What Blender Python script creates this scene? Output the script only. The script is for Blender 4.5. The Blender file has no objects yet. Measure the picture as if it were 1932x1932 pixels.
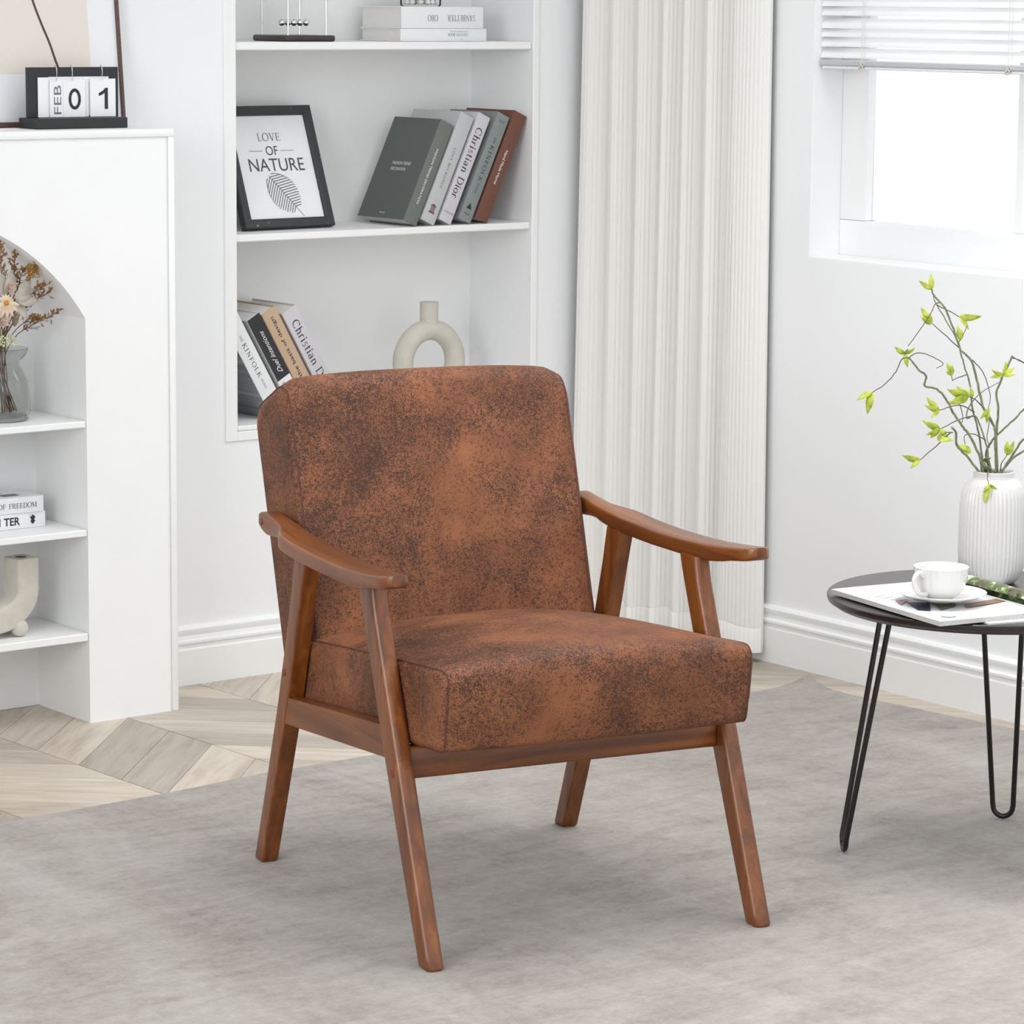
import bpy, bmesh, math, random
from mathutils import Vector, Matrix
from mathutils.geometry import tessellate_polygon
random.seed(7)
PI = math.pi
scene = bpy.context.scene
COL = scene.collection

# ------------------------------------------------------------------ camera
YAW, PITCH, ROLL = math.radians(37.717), math.radians(9.113), math.radians(0.5)
fw = Vector((math.sin(YAW) * math.cos(PITCH), math.cos(YAW) * math.cos(PITCH), -math.sin(PITCH)))
r0 = Vector((math.cos(YAW), -math.sin(YAW), 0)); u0 = r0.cross(fw)
rr = math.cos(ROLL) * r0 + math.sin(ROLL) * u0; uu = -math.sin(ROLL) * r0 + math.cos(ROLL) * u0
cam_data = bpy.data.cameras.new('camera'); cam = bpy.data.objects.new('camera', cam_data); COL.objects.link(cam)
cam.matrix_world = Matrix(((rr.x, uu.x, -fw.x, 0), (rr.y, uu.y, -fw.y, 0), (rr.z, uu.z, -fw.z, 1.35), (0, 0, 0, 1)))
cam_data.sensor_width = 36; cam_data.lens = 6015.4 / 1932 * 36; cam_data.clip_start = 0.05; cam_data.clip_end = 100
scene.camera = cam

# ------------------------------------------------------------------ world, lights, exposure
world = bpy.data.worlds.new('world'); scene.world = world; world.use_nodes = True
bg = world.node_tree.nodes['Background']; bg.inputs[0].default_value = (0.955, 0.98, 1.0, 1); bg.inputs[1].default_value = 1.08
def area_light(name, loc, target, sx, sy, power, col=(1, 1, 1), spread=180):
    l = bpy.data.lights.new(name, 'AREA'); l.shape = 'RECTANGLE'; l.size = sx; l.size_y = sy; l.energy = power; l.color = col; l.spread = math.radians(spread)
    o = bpy.data.objects.new(name, l); COL.objects.link(o); o.location = loc
    o.rotation_euler = (Vector(target) - Vector(loc)).to_track_quat('-Z', 'Y').to_euler(); return o
area_light('floor_softbox', (-0.6, 2.5, 1.7), (4.4, 4.0, 0.6), 1.7, 1.6, 42, (0.985, 0.99, 1.0))
area_light('overhead_fill', (3.5, 3.7, 2.52), (3.5, 3.75, 0.0), 1.4, 1.4, 11, (0.985, 0.99, 1.0), 105)  # fill light added above to brighten the rug, not a real fixture
area_light('window_daylight', (6.4, 3.5, 2.9), (3.3, 3.5, 0.1), 2.4, 1.6, 52, (0.97, 0.985, 1.0))
scene.view_settings.view_transform = 'Standard'; scene.view_settings.look = 'None'
scene.view_settings.gamma = 1; scene.view_settings.use_curve_mapping = False
scene.view_settings.exposure = 0.31

# ------------------------------------------------------------------ materials
def lin(c):
    return tuple((v / 255 / 12.92) if v / 255 <= 0.04045 else ((v / 255 + 0.055) / 1.055) ** 2.4 for v in c) + (1,)
class NT:
    def __init__(s, name):
        s.m = bpy.data.materials.new(name); s.m.use_nodes = True; s.t = s.m.node_tree; s.b = s.t.nodes['Principled BSDF']
        s.out = s.t.nodes['Material Output']
    def n(s, typ, **kw):
        nd = s.t.nodes.new(typ)
        for k, v in kw.items(): setattr(nd, k, v)
        return nd
    def l(s, a, b): s.t.links.new(a, b)
    def coord(s, scale=(1, 1, 1), rot=(0, 0, 0), kind='Object'):
        tc = s.n('ShaderNodeTexCoord'); mp = s.n('ShaderNodeMapping'); s.l(tc.outputs[kind], mp.inputs[0])
        mp.inputs['Scale'].default_value = scale; mp.inputs['Rotation'].default_value = rot; return mp.outputs[0]
    def noise(s, vec, scale, detail=3, rough=0.5, dist=0):
        nd = s.n('ShaderNodeTexNoise'); s.l(vec, nd.inputs['Vector']); nd.inputs['Scale'].default_value = scale
        nd.inputs['Detail'].default_value = detail; nd.inputs['Roughness'].default_value = rough; nd.inputs['Distortion'].default_value = dist
        return nd.outputs['Fac']
    def math(s, op, a, b=None, c=None):
        nd = s.n('ShaderNodeMath', operation=op)
        for i, v in enumerate((a, b, c)):
            if v is None: continue
            if isinstance(v, (int, float)): nd.inputs[i].default_value = v
            else: s.l(v, nd.inputs[i])
        return nd.outputs[0]
    def ramp(s, fac, stops):
        nd = s.n('ShaderNodeValToRGB'); s.l(fac, nd.inputs[0]); e = nd.color_ramp.elements
        while len(e) < len(stops): e.new(0.5)
        for el, (p, c) in zip(e, stops): el.position = p; el.color = c if len(c) == 4 else lin(c)
        return nd.outputs[0]
    def mix(s, fac, a, b, blend='MIX'):
        nd = s.n('ShaderNodeMix', data_type='RGBA', blend_type=blend)
        if isinstance(fac, (int, float)): nd.inputs[0].default_value = fac
        else: s.l(fac, nd.inputs[0])
        for i, v in ((6, a), (7, b)):
            if isinstance(v, tuple): nd.inputs[i].default_value = v
            else: s.l(v, nd.inputs[i])
        return nd.outputs[2]
    def bump(s, h, strength=0.3, dist=0.001):
        nd = s.n('ShaderNodeBump'); nd.inputs['Strength'].default_value = strength; nd.inputs['Distance'].default_value = dist
        s.l(h, nd.inputs['Height']); s.l(nd.outputs[0], s.b.inputs['Normal'])
    def base(s, c):
        if isinstance(c, tuple): s.b.inputs['Base Color'].default_value = c
        else: s.l(c, s.b.inputs['Base Color'])
    def p(s, **kw):
        for k, v in kw.items():
            k = k.replace('_', ' ')
            s.b.inputs[k].default_value = v
        return s
def flat(name, rgb, rough=0.6, var=0.0, scale=30, bump=0, bscale=200, **kw):
    t = NT(name); c = lin(rgb)
    if var:
        f = t.noise(t.coord(), scale, 3)
        d = tuple(max(0, x * (1 - var)) for x in c[:3]) + (1,); e = tuple(min(1, x * (1 + var)) for x in c[:3]) + (1,)
        t.base(t.ramp(f, [(0.3, d), (0.7, e)]))
    else: t.base(c)
    t.p(Roughness=rough, **kw)
    if bump: t.bump(t.noise(t.coord(), bscale, 3), bump, 0.001)
    return t.m
MAT = {}
MAT['wall'] = flat('wall_paint', (243, 244, 245), 0.75, 0.008, 3, 0.25, 90)
MAT['trim'] = flat('trim_paint', (244, 245, 244), 0.42, 0.008, 6, 0.08, 60)
MAT['cabinet'] = flat('cabinet_paint', (245, 246, 245), 0.55, 0.01, 8, 0.2, 45)
MAT['window'] = flat('window_paint', (244, 245, 245), 0.35)
MAT['blind'] = flat('blind_slat', (240, 241, 241), 0.4)
MAT['rail_grey'] = flat('blind_rail', (190, 194, 197), 0.4)
MAT['cord'] = flat('blind_cord', (216, 212, 205), 0.8)
MAT['black'] = flat('black_paint', (36, 36, 38), 0.45, 0.1, 60)
MAT['ink'] = flat('dark_ink', (38, 40, 48), 0.6)
MAT['ink_navy'] = flat('navy_ink', (34, 36, 58), 0.6)
MAT['ink_slate'] = flat('slate_ink', (74, 80, 88), 0.6)
MAT['ink_grey'] = flat('grey_ink', (112, 114, 120), 0.6)
MAT['ink_white'] = flat('white_ink', (240, 240, 238), 0.6)
MAT['page'] = flat('page_edges', (232, 229, 224), 0.85, 0.05, 400)
MAT['paper'] = flat('white_paper', (240, 241, 243), 0.55)
MAT['book_white'] = flat('white_book_cover', (236, 237, 238), 0.45)
MAT['book_green'] = flat('green_grey_cover', (92, 97, 94), 0.6, 0.03, 200)
MAT['book_green_spine'] = flat('green_grey_spine', (110, 115, 109), 0.6, 0.03, 200)
MAT['book_lightgrey'] = flat('light_grey_cover', (190, 194, 194), 0.6, 0.02, 200)
MAT['book_dior'] = flat('pale_lilac_cover', (205, 202, 207), 0.6, 0.05, 300)
MAT['book_sage'] = flat('sage_grey_cover', (132, 140, 138), 0.6, 0.03, 200)
MAT['book_brown'] = flat('brown_cover', (112, 72, 56), 0.6, 0.04, 200)
MAT['book_tan'] = flat('tan_cover', (196, 168, 138), 0.6, 0.03, 200)
MAT['book_black'] = flat('black_cover', (42, 42, 46), 0.5)
MAT['stone'] = flat('bisque_ceramic', (204, 199, 188), 0.85, 0.05, 40, 0.3, 150)
MAT['ceramic'] = flat('white_glaze', (226, 225, 222), 0.14)
MAT['ceramic2'] = flat('white_rib_glaze', (214, 212, 210), 0.16)
MAT['chrome'] = flat('polished_steel', (225, 226, 228), 0.12, Metallic=1.0)
MAT['darkwood'] = flat('dark_brown_lacquer', (62, 52, 50), 0.3, 0.1, 50)
MAT['metal_black'] = flat('black_steel_rod', (20, 19, 19), 0.3, 0.0)
MAT['art_frame'] = flat('walnut_moulding', (92, 70, 62), 0.5, 0.15, 120)
MAT['art_beige'] = flat('beige_print', (233, 224, 215), 0.7)
MAT['art_line'] = flat('brown_print_line', (88, 66, 60), 0.7)
MAT['pebble'] = flat('white_pebble', (236, 236, 234), 0.5, 0.04, 80)
MAT['dowel'] = flat('reddish_plug', (112, 48, 38), 0.3)
MAT['seam'] = flat('seam_thread', (82, 46, 32), 0.7)
MAT['leaf'] = (lambda t: (t.base(t.ramp(t.noise(t.coord(), 90, 3), [(0.3, (128, 150, 44)), (0.5, (176, 192, 62)), (0.72, (214, 212, 96))])), t.p(Roughness=0.5), t.m)[-1])(NT('yellow_green_leaf'))
MAT['twig'] = flat('green_wrapped_twig', (118, 124, 92), 0.8, 0.35, 120, 0.6, 300)
MAT['twig_thin'] = flat('brown_wire_twig', (92, 84, 66), 0.8)
MAT['bud'] = flat('rust_dried_bud', (166, 120, 66), 0.85, 0.3, 150)
MAT['bud_yellow'] = flat('ochre_dried_bud', (176, 132, 58), 0.85, 0.3, 150)
MAT['dry_stem'] = flat('dry_brown_stem', (112, 88, 66), 0.85)
MAT['dry_leaf'] = flat('pale_grey_dried_leaf', (204, 196, 186), 0.85, 0.12, 60)
MAT['petal'] = flat('cream_petal', (230, 208, 180), 0.8, 0.08, 60)
MAT['daisy_eye'] = flat('orange_daisy_eye', (206, 140, 52), 0.85, 0.2, 200)
MAT['rose'] = flat('peach_dried_petal', (222, 200, 184), 0.85, 0.12, 90)
MAT['cluster'] = flat('pale_green_floret', (222, 222, 186), 0.8, 0.2, 150)
MAT['thistle'] = flat('brown_seed_head', (150, 134, 112), 0.85, 0.35, 300)
def glass(name, rgb, rough=0.0, ior=1.45):
    t = NT(name); t.base(lin(rgb)); t.p(Roughness=rough, IOR=ior); t.b.inputs['Transmission Weight'].default_value = 1; return t.m
MAT['smoke_glass'] = glass('smoked_glass', (230, 231, 228))
MAT['clear_glass'] = glass('clear_glass', (250, 252, 252))
def pane(name='window_glass', ior=1.25):
    t = NT(name); t.t.nodes.remove(t.b); tr = t.n('ShaderNodeBsdfTransparent'); gl = t.n('ShaderNodeBsdfGlossy')
    gl.inputs['Roughness'].default_value = 0.02; lw = t.n('ShaderNodeFresnel'); lw.inputs[0].default_value = ior
    mx = t.n('ShaderNodeMixShader'); t.l(lw.outputs[0], mx.inputs[0]); t.l(tr.outputs[0], mx.inputs[1]); t.l(gl.outputs[0], mx.inputs[2])
    t.l(mx.outputs[0], t.out.inputs[0]); return t.m
MAT['pane'] = pane(); MAT['frame_glass'] = pane('frame_glass', 1.07)
def leather():
    t = NT('distressed_brown_leather'); v = t.coord()
    big = t.noise(v, 8.5, 5, 0.62, 0.4); huge = t.noise(v, 3.2, 2, 0.5)
    sp = t.noise(v, 540, 2, 0.7); sp2 = t.noise(v, 170, 2, 0.5)
    speck = t.math('ADD', t.math('MULTIPLY', t.math('SUBTRACT', sp, 0.435), 1.4), t.math('MULTIPLY', t.math('SUBTRACT', sp2, 0.5), 0.5))
    k = t.math('ADD', t.math('MULTIPLY', t.math('SUBTRACT', big, 0.47), 0.85), t.math('MULTIPLY', t.math('SUBTRACT', huge, 0.5), 0.4))
    k = t.math('ADD', k, speck)
    mask = t.ramp(k, [(0.0, (0, 0, 0, 1)), (0.26, (1, 1, 1, 1))])
    light = t.ramp(t.noise(v, 11, 3), [(0.3, (122, 76, 50)), (0.6, (143, 91, 60)), (0.8, (158, 104, 70))])
    t.base(t.mix(mask, light, lin((64, 45, 38))))
    t.l(t.ramp(mask, [(0, (0.62,) * 3 + (1,)), (1, (0.55,) * 3 + (1,))]), t.b.inputs['Roughness'])
    t.bump(t.math('ADD', sp, t.math('MULTIPLY', t.noise(v, 40, 2), 1.5)), 0.35, 0.0012)
    t.p(**{'Specular_IOR_Level': 0.22}); return t.m
MAT['leather'] = leather()
def wood(name, axis, a, b, c, rough=0.36):
    t = NT(name); sc = [26, 26, 26]; sc[axis] = 1.6
    v = t.coord(tuple(sc)); n1 = t.noise(v, 1.6, 5, 0.6, 0.8)
    t.base(t.ramp(n1, [(0.25, a), (0.5, b), (0.8, c)])); t.p(Roughness=rough, **{'Coat_Weight': 0.25, 'Coat_Roughness': 0.2})
    return t.m
for i, ax in enumerate('xyz'):
    MAT['wood_' + ax] = wood('walnut_stain_' + ax, i, (74, 36, 11), (112, 60, 19), (150, 89, 33))
MAT['table_wood'] = wood('espresso_table_wood', 0, (30, 23, 22), (38, 29, 28), (50, 40, 38), 0.3)
def plank_mat(name, ang):
    t = NT(name); v = t.coord((1, 1, 1), (0, 0, -ang)); oi = t.n('ShaderNodeObjectInfo')
    cmb = t.n('ShaderNodeCombineXYZ'); t.l(t.math('MULTIPLY', oi.outputs['Random'], 37.0), cmb.inputs[2]); 
    va = t.n('ShaderNodeVectorMath', operation='ADD'); t.l(v, va.inputs[0]); t.l(cmb.outputs[0], va.inputs[1])
    mp = t.n('ShaderNodeMapping'); mp.inputs['Scale'].default_value = (3.2, 34, 1); t.l(va.outputs[0], mp.inputs[0])
    g = t.noise(mp.outputs[0], 1.6, 5, 0.62, 0.6)
    mp2 = t.n('ShaderNodeMapping'); mp2.inputs['Scale'].default_value = (2.0, 9, 1); t.l(va.outputs[0], mp2.inputs[0])
    g2 = t.noise(mp2.outputs[0], 1.8, 2, 0.5, 1.2)
    col = t.ramp(t.math('ADD', t.math('MULTIPLY', g, 0.55), t.math('MULTIPLY', g2, 0.45)), [(0.3, (176, 162, 148)), (0.5, (203, 191, 177)), (0.68, (219, 209, 196))])
    br = t.ramp(oi.outputs['Random'], [(0.0, (0.70, 0.69, 0.68, 1)), (0.5, (0.9, 0.89, 0.88, 1)), (1.0, (1.04, 1.03, 1.0, 1))])
    t.base(t.mix(1.0, col, br, 'MULTIPLY')); t.p(Roughness=0.42); return t.m
MAT['plank_a'] = plank_mat('oak_plank_a', math.radians(46)); MAT['plank_b'] = plank_mat('oak_plank_b', math.radians(-42))
MAT['floor'] = flat('floor_base', (150, 138, 124), 0.7)
def rug_mat():
    t = NT('distressed_grey_rug'); v = t.coord()
    b1 = t.noise(t.coord((3.4, 1.0, 1)), 1.5, 6, 0.62, 0.8); b2 = t.noise(t.coord((2.2, 6.5, 1), (0, 0, 0.35)), 2.6, 6, 0.7, 0.6)
    fine = t.noise(t.coord((26, 110, 1), (0, 0, 0.2)), 4.0, 3, 0.6); mid = t.noise(v, 46, 5, 0.75)
    k = t.math('ADD', t.math('MULTIPLY', b1, 0.30), t.math('MULTIPLY', b2, 0.31))
    k = t.math('ADD', k, t.math('MULTIPLY', mid, 0.26)); k = t.math('ADD', k, t.math('MULTIPLY', fine, 0.13))
    c = t.ramp(k, [(0.38, (128, 119, 111)), (0.45, (150, 142, 134)), (0.52, (165, 158, 150)), (0.60, (179, 173, 166))])
    t.base(c); t.p(Roughness=0.95, **{'Sheen_Weight': 0.2}); t.bump(t.math('ADD', fine, t.noise(v, 500, 2)), 0.5, 0.002); return t.m
MAT['rug'] = rug_mat()
def curtain_mat():
    t = NT('curtain_linen'); t.base(lin((236, 235, 231))); t.p(Roughness=0.85); t.b.inputs['Subsurface Weight'].default_value = 0.0
    return t.m
MAT['curtain'] = curtain_mat()
MAT['magazine_print'] = flat('glossy_page', (222, 223, 225), 0.35, 0.03, 25)
def green_print():
    t = NT('foliage_print'); v = t.coord((38, 38, 38)); n = t.noise(v, 1.0, 4, 0.7)
    t.base(t.ramp(n, [(0.36, (58, 56, 46)), (0.46, (112, 102, 86)), (0.53, (104, 128, 74)), (0.58, (166, 196, 124)), (0.64, (234, 236, 232))])); t.p(Roughness=0.3); return t.m
MAT['green_print'] = green_print()
MAT['print_dark'] = flat('dark_print', (46, 48, 64), 0.35, 0.2, 90)
MAT['print_brown'] = flat('brown_print', (150, 116, 94), 0.35, 0.15, 90)
MAT['print_red'] = flat('muted_red_print', (176, 130, 124), 0.35, 0.15, 90)
MAT['print_mint'] = flat('mint_print', (200, 222, 200), 0.35)
MAT['print_olive'] = flat('olive_print', (110, 108, 84), 0.35, 0.4, 90)
MAT['page_block'] = flat('magazine_edges', (196, 196, 192), 0.7, 0.2, 600)
def streak_cover():
    t = NT('streaked_grey_cover'); n = t.noise(t.coord((1, 1, 60)), 1.0, 3, 0.6)
    t.base(t.ramp(n, [(0.3, (110, 114, 116)), (0.55, (156, 160, 162)), (0.75, (196, 200, 202))])); t.p(Roughness=0.5); return t.m
MAT['book_streak'] = streak_cover()
def worn_frame():
    t = NT('worn_black_frame'); n = t.noise(t.coord(), 55, 4, 0.75)
    t.base(t.ramp(n, [(0.0, (44, 46, 50)), (0.64, (52, 54, 58)), (0.675, (150, 138, 110)), (0.72, (190, 178, 146))])); t.p(Roughness=0.5); return t.m
MAT['worn_frame'] = worn_frame()

# ------------------------------------------------------------------ geometry helpers
def mesh_obj(name, verts, faces, mat, parent=None, smooth=False, sharp=None):
    me = bpy.data.meshes.new(name); me.from_pydata([tuple(v) for v in verts], [], faces); me.update()
    bm = bmesh.new(); bm.from_mesh(me); bmesh.ops.recalc_face_normals(bm, faces=bm.faces); bm.to_mesh(me); bm.free()
    return link(name, me, mat, parent, smooth, sharp)
def link(name, me, mat, parent=None, smooth=False, sharp=None):
    o = bpy.data.objects.new(name, me); COL.objects.link(o)
    for m in (mat if isinstance(mat, (list, tuple)) else [mat]): me.materials.append(MAT[m] if isinstance(m, str) else m)
    if smooth:
        me.polygons.foreach_set('use_smooth', [True] * len(me.polygons))
        if sharp: me.set_sharp_from_angle(angle=math.radians(sharp))
    if parent: o.parent = parent
    return o
def bm_obj(name, bm, mat, parent=None, smooth=False, sharp=None):
    bmesh.ops.recalc_face_normals(bm, faces=bm.faces)
    me = bpy.data.meshes.new(name); bm.to_mesh(me); bm.free(); return link(name, me, mat, parent, smooth, sharp)
def thing(name, label, cat, loc=(0, 0, 0), rot=(0, 0, 0), group=None):
    o = bpy.data.objects.new(name, None); COL.objects.link(o); o.location = loc; o.rotation_euler = rot
    o.empty_display_size = 0.02
    return tag(o, label, cat, group)
def tag(o, label, cat, group=None):
    o['label'] = label; o['category'] = cat
    if group: o['group'] = group
    return o
def struct(o): o['kind'] = 'structure'; return o
def bm_box(bm, x0, x1, y0, y1, z0, z1, bevel=0, seg=1):
    r = bmesh.ops.create_cube(bm, size=1)
    for v in r['verts']:
        v.co = Vector((x0 + (v.co.x + .5) * (x1 - x0), y0 + (v.co.y + .5) * (y1 - y0), z0 + (v.co.z + .5) * (z1 - z0)))
    if bevel:
        es = list({e for v in r['verts'] for e in v.link_edges})
        bmesh.ops.bevel(bm, geom=es, offset=bevel, segments=seg, affect='EDGES', profile=0.5)
def box(name, x0, x1, y0, y1, z0, z1, mat, parent=None, bevel=0, seg=1):
    bm = bmesh.new(); bm_box(bm, x0, x1, y0, y1, z0, z1, bevel, seg); return bm_obj(name, bm, mat, parent, bevel > 0, 35 if bevel else None)
def prism(name, poly, axis, a0, a1, mat, parent=None, bevel=0, seg=2, smooth=True):
    """poly: 2-D outline; extruded along axis (0=x: poly is y,z; 1=y: poly is x,z; 2=z: poly is x,y)"""
    def P(p, a):
        return {0: (a, p[0], p[1]), 1: (p[0], a, p[1]), 2: (p[0], p[1], a)}[axis]
    n = len(poly); bm = bmesh.new()
    A = [bm.verts.new(P(p, a0)) for p in poly]; B = [bm.verts.new(P(p, a1)) for p in poly]
    bm.faces.new(A); bm.faces.new(B[::-1])
    for i in range(n): bm.faces.new((A[i], B[i], B[(i + 1) % n], A[(i + 1) % n]))
    if bevel: bmesh.ops.bevel(bm, geom=list(bm.edges), offset=bevel, segments=seg, affect='EDGES', profile=0.5)
    return bm_obj(name, bm, mat, parent, smooth and bevel > 0, 35 if bevel else None)
def loft(sections, closed=True, caps=True):
    V, F = [], []; n = len(sections[0])
    for s in sections: V += [tuple(p) for p in s]
    for i in range(len(sections) - 1):
        for j in range(n if closed else n - 1):
            a, b = i * n + j, i * n + (j + 1) % n; F.append((a, b, b + n, a + n))
    if caps and closed:
        F.append(tuple(range(n))[::-1]); F.append(tuple((len(sections) - 1) * n + j for j in range(n)))
    return V, F
def catmull(pts, per=6):
    P = [Vector(p) for p in pts]; out = []
    for i in range(len(P) - 1):
        p0 = P[i - 1] if i else P[0] * 2 - P[1]; p1, p2 = P[i], P[i + 1]; p3 = P[i + 2] if i + 2 < len(P) else P[-1] * 2 - P[-2]
        for k in range(per):
            t = k / per
            out.append(0.5 * ((2 * p1) + (p2 - p0) * t + (2 * p0 - 5 * p1 + 4 * p2 - p3) * t * t + (3 * p1 - p0 - 3 * p2 + p3) * t ** 3))
    out.append(P[-1]); return out
def tube_geo(pts, rad, seg=8, closed=False):
    P = [Vector(p) for p in pts]; n = len(P); V, F = [], []; up = None
    for i, p in enumerate(P):
        if closed: t = P[(i + 1) % n] - P[i - 1]
        else: t = P[min(i + 1, n - 1)] - P[max(i - 1, 0)]
        t.normalize()
        if up is None:
            up = Vector((0, 0, 1)) if abs(t.z) < 0.9 else Vector((1, 0, 0))
        s = t.cross(up); s.normalize(); up2 = s.cross(t); up = up2
        r = rad(i / max(1, n - 1)) if callable(rad) else (rad[i] if isinstance(rad, (list, tuple)) else rad)
        for k in range(seg):
            a = 2 * PI * k / seg; V.append(p + r * (math.cos(a) * s + math.sin(a) * up2))
    m = n if closed else n - 1
    for i in range(m):
        for k in range(seg):
            a, b = i * seg + k, i * seg + (k + 1) % seg; c = ((i + 1) % n) * seg
            F.append((a, b, c + (k + 1) % seg, c + k))
    if not closed: F.append(tuple(range(seg))[::-1]); F.append(tuple((n - 1) * seg + k for k in range(seg)))
    return V, F
def tube(name, pts, rad, mat, parent=None, seg=8, closed=False):
    V, F = tube_geo(pts, rad, seg, closed); return mesh_obj(name, V, F, mat, parent, True, 50)
def lathe(name, prof, mat, parent=None, seg=48, mod=None, at=(0, 0, 0), sharp=50):
    V, F = [], []
    for (r, z) in prof:
        for k in range(seg):
            a = 2 * PI * k / seg; q = mod(a, r, z) if mod else r
            V.append((at[0] + q * math.cos(a), at[1] + q * math.sin(a), at[2] + z))
    for i in range(len(prof) - 1):
        for k in range(seg):
            a, b = i * seg + k, i * seg + (k + 1) % seg; F.append((a, b, b + seg, a + seg))
    if prof[0][0] > 1e-5: F.append(tuple(range(seg))[::-1])
    if prof[-1][0] > 1e-5: F.append(tuple((len(prof) - 1) * seg + k for k in range(seg)))
    o = mesh_obj(name, V, F, mat, parent, True, sharp)
    return o
def sphere(name, c, r, mat, parent=None, u=16, v=10, sc=(1, 1, 1)):
    bm = bmesh.new(); bmesh.ops.create_uvsphere(bm, u_segments=u, v_segments=v, radius=r)
    for w in bm.verts: w.co = Vector((w.co.x * sc[0] + c[0], w.co.y * sc[1] + c[1], w.co.z * sc[2] + c[2]))
    return bm_obj(name, bm, mat, parent, True)

# ------------------------------------------------------------------ lettering
def place2d(name, V, F, org, xd, yd, mat, parent, length=None, height=None, lift=0.0004):
    """2-D outline geometry laid on a surface; centred on org, fitted to length x height"""
    xs = [v[0] for v in V]; ys = [v[1] for v in V]; w = max(xs) - min(xs); h = max(ys) - min(ys)
    cx, cy = (max(xs) + min(xs)) / 2, (max(ys) + min(ys)) / 2
    sx = length / w if length else None; sy = height / h if height else None
    sx = sx or sy; sy = sy or sx
    o, X, Y = Vector(org), Vector(xd).normalized(), Vector(yd).normalized(); N = X.cross(Y)
    me = bpy.data.meshes.new(name); me.from_pydata([tuple(o + X * ((v[0] - cx) * sx) + Y * ((v[1] - cy) * sy) + N * lift) for v in V], [], F); me.update()
    return link(name, me, mat, parent)
def sans_geo(body, bold=0.0, shear=0.0, space=1.0):
    cu = bpy.data.curves.new('t', 'FONT'); cu.body = body; cu.size = 1; cu.offset = bold; cu.shear = shear; cu.space_character = space; cu.space_line = 0.95
    cu.align_x = 'CENTER'; cu.resolution_u = 4
    ob = bpy.data.objects.new('t', cu); COL.objects.link(ob); bpy.context.view_layer.update()
    dg = bpy.context.evaluated_depsgraph_get(); me = bpy.data.meshes.new_from_object(ob.evaluated_get(dg))
    V = [tuple(v.co) for v in me.vertices]; F = [tuple(p.vertices) for p in me.polygons]
    bpy.data.objects.remove(ob); bpy.data.curves.remove(cu); bpy.data.meshes.remove(me); return V, F
def sans(name, body, org, xd, yd, mat, parent, length=None, height=None, **kw):
    V, F = sans_geo(body, **kw); return place2d(name, V, F, org, xd, yd, mat, parent, length, height)
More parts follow.
